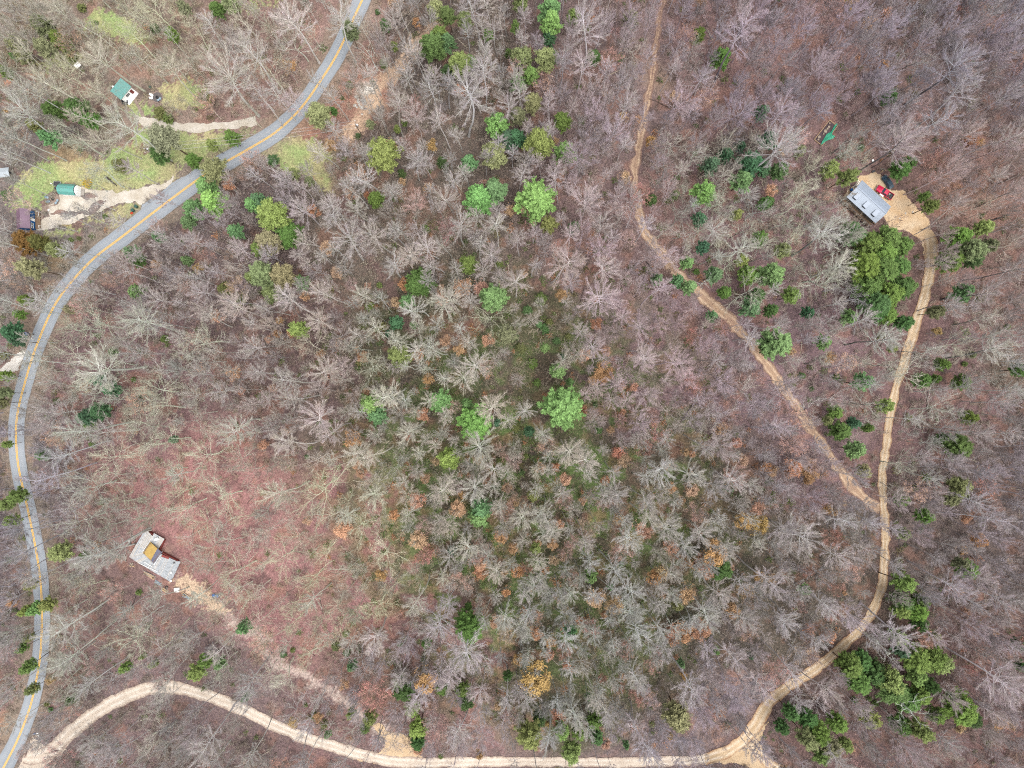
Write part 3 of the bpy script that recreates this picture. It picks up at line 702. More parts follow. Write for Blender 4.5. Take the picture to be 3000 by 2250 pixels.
# ---------------------------------------------------------------- which trees stand where (tile coordinates read off the photograph)
BARE = {
(0,0):'420,90,90 f;330,60,80;80,60,90 f;600,320,110;860,240,100 o;1010,80,120 o;820,50,80 o;1240,190,90 o;440,470,120 o;350,560,80;600,560,80;1060,440,90;1420,480,150;1310,340,75;1580,130,100 o;1570,300,110;740,800,120;480,900,140 o;70,720,100;110,880,70;150,560,80;500,640,90 o;640,1130,105 o;280,740,80 o;1610,740,60 o;30,1580,60;430,1590,60;1430,1450,55 f;1230,1560,60;1560,1620,60;240,100,80 f;60,1000,60;640,860,70;1620,540,70;180,240,80 f;60,250,70 f',
(1,0):'220,90,110;90,180,90 o;260,270,110 o;520,140,100;360,210,50 o;80,470,110 o;735,330,85 d;860,310,60 f;1060,400,50;1140,450,60;970,500,60;890,590,60;1330,600,130;1110,600,70;870,690,80;1020,740,90 f;800,750,50;1420,60,90;1480,170,60;1470,470,90;1640,500,60;1210,780,70;430,950,70;560,970,70 f;700,960,50;720,1130,80;1000,1040,70;1230,1240,80;640,1240,60;640,1330,70;440,1300,80;270,1340,80;220,1290,60 f;480,1430,80;570,1580,110;380,1550,60;790,1540,90;950,1620,80;1120,1570,80;1310,1490,90;1420,1420,60;1540,1370,60;1560,1490,70;1540,1620,80;1180,1330,50;1480,1020,50;1550,900,50;1640,700,70;1310,860,50;620,520,70 f;240,660,80 f;120,620,60;500,620,60;900,120,80 f;1500,320,60;30,660,60',
(2,0):'520,200,110;340,400,70;450,450,85;100,80,50;180,280,45;60,240,50;820,310,80 o;700,280,70 f;1060,600,110 f;730,700,80;270,710,50;380,700,50;250,840,50;330,1170,80;500,1010,100 f;640,850,100 f;480,1330,110 f;650,1230,60;980,920,60 o;1080,910,100 o;1370,960,120 o;1540,920,90 o;1300,1290,110 o;1000,1490,90 o;1240,1490,70 o;1360,1500,80;1500,1480,80 o;1500,1260,60 f;1100,1220,70 o;1010,1290,60 f;50,1130,60;120,1050,40;200,1040,50;350,1510,60;150,1490,50;460,1560,70 f;560,1600,80 f;670,1500,50;710,1400,45 d;1180,320,80 o;1500,270,120;1250,510,90 o;1420,700,90 f;950,1020,50 f;940,1370,40 f;1130,70,80 f;1600,90,80 f;1500,1570,80;1160,1600,70 o;1350,1570,80 o;50,1570,60;1200,900,60 f;760,60,70 f;880,200,60 f;510,740,80 f;1610,620,70 f;1180,420,60 o;640,420,60',
(3,0):'110,900,130;130,720,90;340,420,100 f;160,160,70 f;700,500,80 f;730,600,80 f;960,350,100 o;1010,300,70 f;1280,400,110;1400,250,80 f;1300,600,100;1310,660,70 o;540,900,100 o;830,860,60;930,900,120;880,960,90 f;1080,750,90;1140,980,80 f;1210,1110,70 f;560,80,90 f;980,60,90 o;1540,380,90 f;1500,330,70 f;1550,880,90;1450,960,80 f;1090,1160,90 f;1290,1380,70;1350,1330,80 o;570,1030,80 o;300,1090,90 o;220,1220,100 o;160,1330,100 o;160,1540,120 o;390,1550,110;330,1480,60 o;480,600,70 f;220,100,60 f;1510,1590,90 o;1590,1250,80 f;800,180,80 f;1160,150,80 f;640,170,70 f;290,640,60 f;50,300,80 f;1280,1000,60 f;1560,1010,70 f;620,560,50 f',
(0,1):'230,320,80;640,450,110 o;530,460,90 o;870,450,110;400,480,80 o;1070,440,80 f;950,350,60 f;1350,540,130 o;1130,640,90 o;560,700,140;430,620,90 o;760,700,90 o;600,870,120 o;1000,880,110 o;860,900,80 o;1050,990,120 o;860,1010,90 o;1530,350,90;1560,60,110 o;1000,250,70;1270,230,70;820,480,80 f;900,620,80 f;1320,780,80 f;1460,1090,100;1610,1120,60;880,1120,100 o;700,1150,90 f;920,1240,110 o;690,1310,110 o;500,1110,100;380,1000,90 f;300,1080,80 f;1100,1200,90 o;1300,1300,110 o;1480,1210,70 o;560,1500,150 o;420,1530,90 o;680,1440,80 o;400,1240,80;300,1400,80;1450,1570,120 o;820,1600,80 o;1100,1400,70 o;1640,560,80;1640,760,50;540,200,80 f;640,280,70 f;260,700,70;300,850,70 f;250,950,70 f;1230,860,80 f;1150,1530,90 o;60,330,60',
(1,1):'240,310,90;460,250,85;370,430,80;570,460,80 f;700,250,65;880,80,80;820,330,50;1060,340,75;1200,350,90;1270,250,85;1490,400,130 o;1140,450,55;1620,110,60;1260,80,50;1180,40,60;1100,100,50;1420,90,60;790,530,65;940,550,65;600,550,55;360,600,110 o;150,650,50 f;420,680,90;540,720,80 f;720,760,110 o;880,860,90;860,950,60;1080,600,70;1190,610,80;1380,540,60;1300,540,35;1400,680,90;1330,820,80;1050,730,45;1130,890,55;1560,950,100;260,800,90;40,750,60;260,910,80;60,950,60;340,1020,110;500,1110,75;670,1040,50;1020,1120,80;630,1260,80;800,1270,75;250,1240,100;1490,1250,105;1150,1280,50;1010,980,50;1230,1110,40;1500,1420,80;1240,1430,60;790,1480,80 f;430,1490,170 o;180,1540,100;590,1580,60 o;1170,1530,90;1380,1520,90;980,1530,70 f;760,1600,80;50,1130,60 f;110,860,50;660,870,60 f;900,700,50 f;1290,1480,60 f;420,80,70 f;700,380,50;40,330,60 f;1590,1580,60;1280,1200,40',
(2,1):'290,80,110;30,190,80;140,70,50;430,180,70;640,90,80;600,230,110;640,300,80 f;780,50,50 f;790,175,50 o;930,260,70;740,360,60;830,420,80;520,365,45;1250,165,65 d;1400,90,80 o;1540,250,120 o;1270,440,80 o;1580,520,70;470,490,60;580,570,80;860,590,90;1040,600,90 o;1040,690,90;350,600,50;320,700,65;430,660,65;580,650,45;660,820,60;560,840,60;930,850,80 o;1130,800,80 f;1520,860,110 o;1580,960,80 f;650,930,60;755,930,60;530,900,50;1000,1000,90 o;1250,1110,90 o;790,1080,70 f;1310,1240,100 f;180,1140,65;360,1240,90;720,1190,55 f;870,1220,70 f;960,1230,50;1060,1330,55;510,1340,80;660,1380,50;150,1370,55;250,1400,55;400,1410,60;970,1440,85;1150,1410,70;690,1490,70;860,1460,60;1460,1440,80;1300,1490,90 f;350,1540,60;490,1560,50 f;840,1570,70;590,1600,60;230,1640,80;80,1620,60 o;1380,760,80 f;1230,600,70 f;1330,560,60 f;1050,410,60 f;1160,340,50;380,290,40;430,360,40 f;1640,1130,50',
(3,1):'380,120,150 o;500,60,90;40,420,60;150,690,70 o;340,690,80 o;430,500,80 o;620,450,75;620,680,70 o;770,690,90 o;800,540,90;270,540,50 f;950,800,110 o;1090,1000,120 o;1200,590,100 o;1450,220,90;1220,310,60;1380,420,100 o;1480,640,90;1590,80,80;650,960,80 o;530,960,60 o;680,1080,70 o;590,1210,50 o;870,1360,100 o;850,1500,70 o;1200,1320,80 f;280,1020,80 o;50,1130,70;290,1590,80 f;1380,1150,80 f;1500,950,80 f;1550,1380,70 f;1360,1560,80;1240,160,60 f;700,860,50;1590,880,50;1320,870,70 f;1020,1330,60 f',
(0,2):'500,60,130 o;700,100,80 o;600,250,110;560,340,80;530,520,90 o;130,230,80;800,840,130 o;870,780,80 o;1100,780,90 o;400,720,100;420,900,90;700,230,80;1010,620,70;1300,60,90 o;1540,400,110 o;1480,790,80 o;1430,1010,80 o;450,1180,90 o;600,1100,70;350,1000,70;60,560,70 f;40,880,80 f;40,1150,80 f;1560,60,70 o;930,1340,80 o;1000,1500,110 o;1230,1440,80 f;1300,1500,90;700,1520,90 f;1590,1100,70;1130,640,50 f;330,1300,60 f;230,400,60;1600,1560,60;1380,880,60;60,120,70 f;400,430,80 o;1600,620,70 o',
(1,2):'660,130,110 o;820,270,120 o;440,260,80 o;150,310,110 o;360,440,100 o;240,610,80 o;780,620,120 o;360,600,60;260,720,70 o;420,710,60 o;520,740,80 o;740,870,90;350,920,80 o;150,1060,110 o;60,1050,80 o;760,1060,70 o;1130,400,55;1240,240,60;1320,240,80;1060,550,80;1250,640,70;1390,450,50 f;1550,440,80;1160,700,90;1010,900,60 f;1370,970,120;1250,1030,80;1110,1230,70;1250,1220,50 f;1460,1180,70;1620,1170,60;1350,1460,80;1270,1470,70 f;1480,1450,80 f;1640,700,70;620,1440,70 o;460,1420,70 o;340,1330,60;880,1290,60 f;1030,30,60;1230,30,50;80,100,60 f;570,60,60;1200,90,60 f;1620,1340,50',
(2,2):'100,50,80;240,40,70;260,170,70;450,130,65;350,70,45;790,230,90;1040,100,90;860,40,80;1160,200,80;1250,150,80;630,370,75;480,310,60;740,480,90;130,340,60;190,410,60;300,500,60;400,570,60;100,500,70;30,520,60;540,570,65;810,650,90;1260,640,90;1010,560,60;1140,370,60;120,650,70;360,690,50;80,800,45;200,850,55;350,880,75;540,780,60;640,720,50;940,760,70;770,830,80;900,840,50;340,1060,60;510,1170,70;860,1080,80;1150,1130,90;110,1260,70;430,1310,75;640,1350,60;260,1460,80;30,1200,60;850,1450,80;850,1540,80;1400,940,80;1310,900,70;1440,1080,60;1460,1200,80 f;1220,1330,80 f;1240,1180,45;1490,780,80;1580,1100,80;1340,540,80;1640,420,90;440,1000,60;880,560,50;700,1000,60;1620,950,70 f;1180,1480,70 f;1420,240,70;1480,430,60',
(3,2):'140,110,90;260,190,110;450,320,80;380,600,80;540,650,100 f;200,720,80;480,60,70;570,230,70;770,880,90 d;870,760,100;1120,620,60 d;920,1290,115 d;830,1350,60 d;1250,470,90;1440,430,80;1420,100,80;1500,1090,110;1380,1140,70 f;330,1170,80;210,1210,60;130,1000,80;300,870,60;1480,1260,60;880,1530,90 f;1200,1590,80 o;470,1600,70;1000,180,70 f;1600,1150,80;1070,430,60 o;705,75,70 f;1310,720,80 f;1560,560,80;1120,800,60'}
RUST = {
(1,0):'475,1605,40;390,1380,30;950,1190,20;660,1080,18;730,1270,20',
(1,1):'535,105,35;905,310,30;980,190,35;1330,190,50;1210,220,30;1450,210,40;530,565,28;705,650,30;660,600,16;1035,640,35;95,545,20;235,495,25;150,505,20;75,630,14;615,1185,45;660,1350,28;695,1400,25;1060,1575,40;1100,1445,25;725,885,25;1240,560,35;1310,600,30;60,1230,30;1620,1490,30;1300,1640,40;1095,1020,35;430,640,25;120,860,22',
(2,1):'555,440,32;590,740,50;610,615,25;470,650,35;780,845,25;450,1010,30;690,1265,35;335,1450,35;605,1460,25;1110,1265,20;1450,1200,30;290,1365,22;170,1370,30;15,1590,30;1150,1500,35;1030,1490,30;980,1350,25;1570,1620,40;1640,1380,30;640,1130,22;720,1010,18;1080,1580,25;520,800,25;90,120,15;600,800,20',
(3,1):'130,1380,50;240,1420,50;480,1600,15;30,1390,30', (0,1):'1515,750,38;1430,395,30;1580,880,22;1020,70,25;570,860,25',
(1,2):'585,110,45;1045,180,45;1090,1080,60 g;1590,160,40;1450,370,30;1480,400,30;900,20,30;1565,1255,20;1560,720,30;1120,250,30',
(2,2):'155,1040,75 g;1110,515,50;1110,770,55;1190,750,55;1050,770,40;165,770,32;30,380,35;15,230,30;305,80,25;820,100,35;1300,240,60 g;1190,330,40;1260,390,35;1020,230,35;670,600,45;600,655,20;560,550,50;440,690,25;1410,355,18;1500,510,40;1430,620,40;280,1320,40;600,1480,25;720,1045,25;970,380,40;320,280,22;1590,80,50 g;1480,60,40 g;160,190,25',
(3,2):'1340,170,40 g;1340,295,25;1530,300,20;1270,640,20;1480,1360,40 g;1560,1370,25;380,800,35;250,760,30;1440,770,25;1210,510,25;480,520,15;520,1520,22;1250,880,14',
(3,0):'1290,930,35;1590,1240,25', (2,0):'900,925,28 g;600,610,15', (0,0):'1500,1190,35'}
BUD = {  # reddish budding maples
(1,0):'1010,690,65', (2,1):'560,80,45;860,1230,55;1350,480,50;1140,840,70;1130,520,50;510,110,40', (3,1):'1400,1540,50;1340,1620,40', (1,2):'760,1190,85;1150,240,35;955,640,35;1090,250,50;790,1230,50',
(2,2):'810,1180,60;955,910,38;590,1065,28;685,1100,35;350,890,50;1290,1280,45;100,340,40', (3,2):'410,140,65;480,180,35;520,80,30;230,390,45;410,450,55;970,830,60;1290,1000,40;390,660,45;1620,820,40;1200,500,25;420,1000,35;230,790,45;380,790,35',
(3,0):'1140,760,45;840,820,50;660,390,22;1060,1110,75;1140,1190,50', (2,0):'615,430,65;800,1290,65;120,350,28;100,1390,50', (0,2):'1070,690,38;1350,1640,30'}
EVER = {
(0,0):'20,460,35 k;110,290,60 o;300,310,60 o;370,260,55 k;290,190,70 o;165,380,45 o;90,360,22 w;350,700,60 k;240,815,40 y;330,890,55 w;500,720,70 k;580,770,50 k;60,1270,30 u;1080,910,90 o;1020,990,55 k;1050,740,40 u;1095,770,32 u;1380,940,35 y;1500,890,45 k;1250,1030,45 k;1330,620,40 y;1410,60,45 k;1510,20,60 o;1100,215,40 k;1010,190,28 u;535,55,25 u;160,1570,65 j;240,1570,45 j;1390,1110,80 o;1330,1200,60 w;1370,1310,75 w;1250,1350,60 w;1215,1440,42 w;1520,1500,45 w;1640,1320,50 w;1020,1540,35 w;850,1640,45 w;370,1620,50 o;785,1080,40 u;627,148,12 u;1200,60,40 o;480,380,25 u;685,1405,15 u;515,1545,14 u;465,1555,16 u',
(1,0):'610,205,55 o;835,165,35 k;895,310,25 y;605,555,22 u;420,745,78 o;505,715,24 k;1140,280,80 k;1200,220,50 k;1180,80,60 o;1250,90,50 y;1360,140,50 o;1310,400,75 y;1230,460,40 k;1240,270,50 w;1510,220,35 k;1400,400,40 w;820,1010,105 y;1205,1055,35 k;945,1120,25 k;1380,1050,50 w;775,1300,50 k;1430,1290,88 w;1545,1230,72 w;1550,1010,80 o;1545,810,70 w;1640,900,65 t;740,810,28 o;915,840,22 y;960,800,20 y;830,420,25 o;120,1400,100 y;200,1500,80 k;60,1370,50 k;90,1570,80 o;30,1620,50 y;20,1310,50 w;350,1180,32 o;240,1120,40 o;110,1040,36 u;1090,1480,25 k;660,880,16 u;1640,340,25 k;1130,460,20 y;790,80,16 u',
(2,0):'240,60,70 w;260,150,65 w;250,240,50 t;400,110,45 y;60,370,70 o;45,540,52 w;140,490,50 y;210,400,70 o;265,360,40 k;535,360,45 k;770,130,50 o;1205,220,42 k;1355,370,58 k;50,740,55 o;130,650,60 o;30,890,65 t;165,930,92 y;350,970,65 w;340,780,55 k;155,1290,112 w;235,1460,55 y;130,1380,50 w;900,1300,35 k;1495,1170,65 w;1290,1060,60 t;1550,1050,80 t;1400,1000,50 t;1620,720,50 t;1450,1390,35 y;1620,1540,50 k;1230,1420,50 t;1250,1250,70 w;410,1470,38 w;1050,1280,30 o;1230,1600,45 t;1640,1310,40 k;1630,1100,50 t;1480,950,40 t;60,30,50 y;20,190,30 y',
(3,0):'795,620,45 k;80,1110,55 k;415,1095,52 y;495,1160,55 y;880,1095,58 k;915,1050,45 k;1005,1290,30 y;1045,1340,45 y;200,970,38 o;600,960,20 u;10,900,60 t;10,1310,38 k;1390,1480,50 y;1250,1540,72 k;1300,1600,70 o;1420,1600,50 o;90,1630,50 y;560,1500,72 k;640,1580,85 k;800,1550,75 k;860,1590,65 k;740,1630,80 k;520,1470,40 k',
(0,1):'230,80,65 o;150,280,35 k;120,380,30 k;60,490,68 t;110,550,40 t;35,650,24 u;25,780,36 k;40,890,38 o;10,950,40 o;875,220,48 w;890,30,40 k;740,620,28 u;1070,535,24 u;630,800,45 t;710,860,50 t;560,1040,60 t;640,1010,60 t;570,1110,35 k;890,930,30 t;260,1285,38 k;1120,1190,26 w;110,1550,52 y;50,1600,42 y;50,1220,26 y;1640,140,42 y;1470,210,45 u;1560,270,40 u;460,345,34 o;600,1220,20 u;870,800,16 u;1210,30,30 w',
(1,1):'50,150,80 o;180,130,80 o;290,170,48 w;110,240,60 o;300,470,58 y;1065,150,85 k;980,290,45 w;1380,50,60 y;1565,60,28 y;1540,265,82 w;905,430,50 t;1020,445,25 w;820,460,28 u;735,330,28 u;940,650,72 y;670,685,24 u;485,520,18 u;740,960,72 w;770,1030,58 w;1190,940,68 w;1400,1060,98 w;1250,1320,68 y;1620,510,60 o;1590,1330,28 u;870,500,30 t;800,190,18 u;1360,960,35 w;1560,1080,28 t;1450,1640,62 w;330,1300,14 u',
(2,1):'320,1010,118 w;215,595,30 w;175,440,20 w;300,740,50 w;380,810,24 w;330,650,25 t;110,1140,38 t;190,280,36 u;210,470,30 u;290,550,22 u;360,520,20 u;20,520,28 u;60,600,32 u;130,700,32 u;940,150,38 w;1070,170,42 w;1150,195,45 w;1135,40,40 w;1195,100,20 u;1480,30,40 y;1540,110,60 k;1640,130,50 k;1390,230,40 k;1560,340,62 w;1590,260,50 k;1640,560,36 t;140,1550,38 y;1410,1500,25 w;560,1130,22 u;1300,390,35 w;1310,120,50 w;20,1110,28 u;540,965,16 u;160,820,24 u;100,350,28 u;240,430,24 u;80,1300,22 u;60,1400,20 u',
(3,1):'650,60,90 k;760,80,90 k;640,200,80 k;700,300,80 k;800,250,80 k;880,200,70 k;780,370,60 k;720,370,60 k;880,440,52 k;860,60,65 k;930,210,35 w;40,120,75 w;20,350,40 k;150,260,52 y;60,540,90 w;20,600,50 k;530,395,48 w;375,555,46 w;270,360,42 t;620,820,55 w;220,775,20 u;440,785,20 u;280,860,15 u;1190,30,70 k;1350,30,50 k;1270,250,60 w;1100,360,46 o;1140,700,40 k;1010,810,50 k;1090,800,30 k;1270,825,50 k;1310,1050,44 k;1240,1220,82 k;1140,1190,40 k;760,970,48 y;480,1130,60 k;560,1090,40 t;440,1010,42 k;380,1070,30 y;570,1260,55 w;620,1390,45 o;650,1110,30 k;1640,740,48 k;1240,1500,70 o;1170,1570,50 o;950,1500,20 u;870,1590,40 k;910,1050,24 u;1370,280,25 y;800,600,26 y;1020,1430,24 y;1320,640,22 u;1550,460,16 u;1270,700,16 u',
(0,2):'90,50,42 y;400,280,64 y;230,620,42 w;320,600,45 y;180,640,35 y;200,470,36 o;195,810,26 o;180,990,42 y;215,1140,36 y;1290,1030,56 y;1340,960,48 k;820,1000,34 y;1000,990,26 o;1580,750,40 w;930,940,18 y;1410,980,38 w;330,1280,14 u;460,1220,28 k;900,520,18 u;1590,1200,24 w;150,880,32 y;545,280,26 k;310,1240,16 u',
(1,2):'1460,30,62 w;1385,745,92 k;585,790,20 u;520,870,27 u;240,895,16 u;180,920,20 u;590,910,22 u;620,1000,32 w;930,855,18 u;1100,860,32 k;925,1090,38 y;950,1170,62 k;1010,1260,50 y;1060,1400,62 y;1050,1490,46 k;740,1320,46 y;620,1290,28 y;710,1400,28 u;440,1370,24 u;380,1320,24 u;1200,1140,45 k;1330,1150,48 k;1370,1240,50 k;1200,1580,16 u;1630,1070,30 k;1375,620,24 k;1270,250,30 t;320,1250,14 u;460,1450,22 w',
(2,2):'155,230,36 y;510,410,42 w;1355,375,68 k;375,780,42 w;1070,600,36 y;90,1460,82 y;180,1340,42 k;330,1430,52 y;390,1550,62 y;430,1430,50 k;540,1370,48 k;540,1460,45 k;1080,1310,88 o;1100,985,25 w;1320,900,26 w;1550,930,20 w;740,1510,20 w;640,490,22 w;695,330,22 w;500,1200,22 w;1025,400,14 u;530,145,14 u;950,985,14 u',
(3,2):'870,140,42 o;850,460,60 y;880,610,70 k;960,650,60 k;990,590,50 k;850,640,50 y;1000,730,50 k;830,800,50 y;1080,800,32 y;540,1010,75 k;620,960,60 k;600,1100,70 k;700,1040,75 k;800,1080,75 y;980,960,80 k;1060,960,85 k;1130,980,60 y;960,1060,60 y;870,900,50 t;820,1170,85 k;900,1230,75 k;1000,1200,62 k;1050,1130,50 k;960,1400,62 y;880,1380,60 k;650,1320,60 y;1100,1320,50 k;1270,1290,95 k;1330,1340,60 k;150,1310,50 k;90,1390,42 k;250,1350,60 k;230,1450,60 o;340,1430,70 k;450,1380,60 k;400,1520,60 o;340,1570,50 y;500,1500,40 y;1310,380,62 k;1240,340,38 o;1020,30,48 k;980,120,18 u;1640,870,42 k;1650,1010,34 k;240,505,34 w;180,620,18 u;560,1215,20 u;690,1240,18 u;650,1210,16 u;860,380,22 u'}

LEAFC = {'w': [(136,174,112),(124,162,110),(142,178,108)], 'y': [(152,168,94),(138,160,88),(160,170,104)], 'k': [(112,144,76),(98,130,74),(128,156,78)],
         'o': [(154,160,112),(144,152,104),(162,164,122)], 't': [(98,138,100),(90,128,94)], 'u': [(124,146,80),(106,136,84),(136,144,88)], 'j': [(150,116,66),(126,120,68)]}
ESTY = {'w': 'w', 'y': 'y', 'k': 'k', 'o': 'y', 't': 'w', 'u': 'u', 'j': 'k'}
TREES = []   # dict(x, y, R, kind, style, px, py, tint, leaf)
def parse(tab, dflt):
    for (c, r_), s in tab.items():
        for it in s.split(';'):
            a, _, k = it.strip().partition(' '); q = a.split(',')
            px, py = tile(c, r_, float(q[0]), float(q[1])); yield px, py, float(q[2])/22.12*1.0, (k or dflt)
BT = np.array([1.27, 1.30, 1.47])
def zone_tint(px, py, r):
    w = zweights(np.array([px]), np.array([py]))[0]; t = sum(wi*np.array(S(*z[5])) for wi, z in zip(w, Z))*BT
    return t*r.uniform(.90, 1.14)*np.array([r.uniform(.97, 1.05), 1.0, r.uniform(.95, 1.04)])
def jitc(c, r, a=.10): return np.array(S(*c))*r.uniform(1-a, 1+a, 3)*r.uniform(.88, 1.15)

CF = {'s': .84, 'f': .80, 'o': .72}
def add_tree(px, py, R, fam, style, tint, leaf=None, sub=''):
    P = HH[style]; i = RNG.integers(len(P)); h0, R0, parts = P[i]
    s = R/R0
    hs = s if style in 'u' else (s**.55 if style not in 'rp' else max(.5, s**.6))
    h = h0*hs
    lowfam = style in ('u',)
    x, y = W(px, py, h*(.30 if lowfam else CF.get(style, .74)))
    TREES.append(dict(x=x, y=y, R=R, h=h, fam=fam, style=style, i=int(i), s=s, hs=hs, px=px, py=py, tint=tint, leaf=leaf, rz=float(RNG.uniform(0, 6.28)), sub=sub))

for px, py, R, k in parse(EVER, 'k'):
    st = ESTY[k]; cols = LEAFC[k]
    add_tree(px, py, R*(1.03 if k in 'kt' else 1.16), 'shrub' if k == 'u' else 'ever', st, np.array(S(120,104,90)), jitc(cols[RNG.integers(len(cols))], RNG)*(np.array([1.14, 1.17, .98]) if k == 'w' and R > 2.9 else 1.0), k)
for px, py, R, k in parse(RUST, 'r'):
    c = (224,178,116) if k == 'g' else [(222,176,140), (224,180,148), (212,158,122)][RNG.integers(3)]
    add_tree(px, py, R, 'rust', 'r', zone_tint(px, py, RNG), jitc(c, RNG), k)
for px, py, R, k in parse(BUD, 'b'):
    add_tree(px, py, R, 'bud', 'b', np.array(S(200,166,156))*RNG.uniform(.9, 1.1), jitc([(214,156,142), (218,164,142), (212,150,140)][RNG.integers(3)], RNG), k)
for px, py, R, k in parse(BARE, 's'):
    if math.hypot(px-2550, py-588) < 105 or math.hypot(px-455, py-1630) < 95 or math.hypot(px-110, py-620) < 62 or math.hypot(px-372, py-268) < 38: continue
    t = zone_tint(px, py, RNG)
    if k == 'o': t = t*np.array([1.02, 1.06, .94])*1.06
    if k == 'd': t = np.array(S(222,224,222))
    if k == 'f': t = t*np.array([1.0, .96, 1.0])*.98
    add_tree(px, py, R*(1.0 if k != 's' else .96), 'bare', k, t, None, k)

# ---- the rest of the wood: dart throwing, spacing and kinds by zone
EXC = [(ROAD, 40), (GRAVEL, 30), (HILLROAD, 26), (TRACK, 22), (CUT, 18), (TRAIL, 14), (CABINPATH, 20), (DRIVE2, 20), (FORK, 20)]
EXP = LAWNS + [YARD, APRON_W, APRON_E, DIRTPAD, DRIVE1, WHITEDRIVE]
BUILD = [tile(3,0,665,1300)+(95,), tile(0,2,1000,280)+(105,), tile(0,0,810,590)+(45,), tile(0,0,180,1420)+(45,), tile(0,0,440,1220)+(50,), tile(3,0,375,865)+(68,), tile(0,0,20,1110)+(30,), tile(0,0,1020,630)+(30,), tile(0,0,500,420)+(16,), tile(3,0,760,1170)+(40,), tile(0,2,1150,500)+(35,)]
def blocked(px, py):
    a, b = np.array([px]), np.array([py])
    for poly, d in EXC:
        if seg_dist(a, b, poly)[0] < d: return True
    for poly in EXP:
        if inside(a, b, poly)[0]: return True
    return any(math.hypot(px-q[0], py-q[1]) < q[2] for q in BUILD)
CELL = 4.0; gridd = {}
def putg(x, y, R): gridd.setdefault((int(x//CELL), int(y//CELL)), []).append((x, y, R))
for t in TREES: putg(t['x'], t['y'], t['R']*(.55 if t['fam'] in ('shrub', 'rust') else 1.25 if t['fam'] == 'ever' else .95))
rf = np.random.default_rng(99); NEWT = 0
cand = rf.uniform([-165, -128], [165, 128], (15000, 2))
cz = zweights(*proj(cand[:, 0], cand[:, 1], 12.0+0*cand[:, 0])); csp = cz @ np.array([z[3] for z in Z]); cmix = cz @ np.array([z[4] for z in Z]); cbar = cz @ np.array([S(*z[5]) for z in Z])
for n_, (x, y) in enumerate(cand):
    sp = csp[n_]*rf.uniform(.55, 1.05); cx, cy = int(x//CELL), int(y//CELL); ok = True
    for ax in range(cx-2, cx+3):
        for ay in range(cy-2, cy+3):
            for (qx, qy, qr) in gridd.get((ax, ay), ()):
                if math.hypot(x-qx, y-qy) < (sp*.5+qr*.62): ok = False; break
            if not ok: break
        if not ok: break
    if not ok: continue
    gpx, gpy = 1500+x*10, 1125-y*10
    if blocked(gpx, gpy): continue
    mix = cmix[n_]; k = 'osf'[int(np.searchsorted(np.cumsum(mix)/mix.sum(), rf.random()))]
    cc_ = math.exp(-(((gpx-1650)/560)**2+((gpy-1500)/560)**2)**2)
    u_ = rf.random()
    if u_ < .04+.10*cc_: k = 'r'
    elif u_ < .13+.13*cc_: k = 'b'
    R = {'o': 3.4, 's': 2.1, 'f': 2.7, 'r': 1.3, 'b': 2.5}[k]*rf.uniform(.6, 1.25)
    P = HH[k]; i = rf.integers(len(P)); h0, R0, _ = P[i]; s = R/R0; hs_ = s**.55
    t = cbar[n_]*BT*rf.uniform(.78, 1.2)*np.array([rf.uniform(.96, 1.05), 1.0, rf.uniform(.94, 1.05)])
    px, py = proj(x, y, h0*hs_*CF.get(k, .8)); lf_ = None
    a_, b_ = np.array([px]), np.array([py])
    if any(seg_dist(a_, b_, pl)[0] < 20+R*5 for pl in (ROAD, HILLROAD, GRAVEL)) or inside(a_, b_, YARD)[0]: continue
    if any(math.hypot(px-q_[0], py-q_[1]) < q_[2] for q_ in BUILD): continue
    if k == 'r': lf_ = jitc([(222,176,140),(226,184,150),(216,172,120)][rf.integers(3)], rf)
    if k == 'b': lf_ = jitc([(214,160,146),(220,176,150),(206,164,150)][rf.integers(3)], rf); t = t*np.array([1.06,.95,.93])
    TREES.append(dict(x=x, y=y, R=R, h=h0*hs_, fam='bare', style=k, i=int(i), s=s, hs=hs_, px=px, py=py, tint=t, leaf=lf_, rz=float(rf.uniform(0, 6.28)), sub=k, fill=True)); putg(x, y, R*.9); NEWT += 1
print('fill trees', NEWT, 'total', len(TREES))
# ---------------------------------------------------------------- place the trees
def inview(t): return -10 < t['px'] < 3010 and -10 < t['py'] < 2260
bare = [t for t in TREES if t['fam'] == 'bare']
for t in bare:
    if t['style'] in 'rb': t['R'] -= 4
bare.sort(key=lambda t: -(t['R'] + (1.2 if not t.get('fill') else 0) + (3 if t['sub'] == 'd' else 0) - (99 if not inview(t) else 0)))
SINGLE = bare[:298] + [t for t in TREES if t['fam'] != 'bare']
REST = bare[298:]

def place(t, name, label, cat, group):
    root = empty(name, G(t['x'], t['y']), t['rz']); root.scale = (t['s'], t['s'], t['hs'])
    tag(root, label, cat, group)
    for me, nm in zip(HH[t['style']][t['i']][2], ('trunk', 'crown', 'foliage')):
        if me is None: continue
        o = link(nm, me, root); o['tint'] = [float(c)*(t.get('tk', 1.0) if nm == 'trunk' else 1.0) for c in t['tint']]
        o['leaf_tint'] = [float(c) for c in (t['leaf'] if t['leaf'] is not None else t['tint'])]
        if nm == 'foliage': o['label'] = 'orange brown leaves still held on the branches' if t['fam'] == 'rust' else 'reddish buds at the branch tips'
    return root

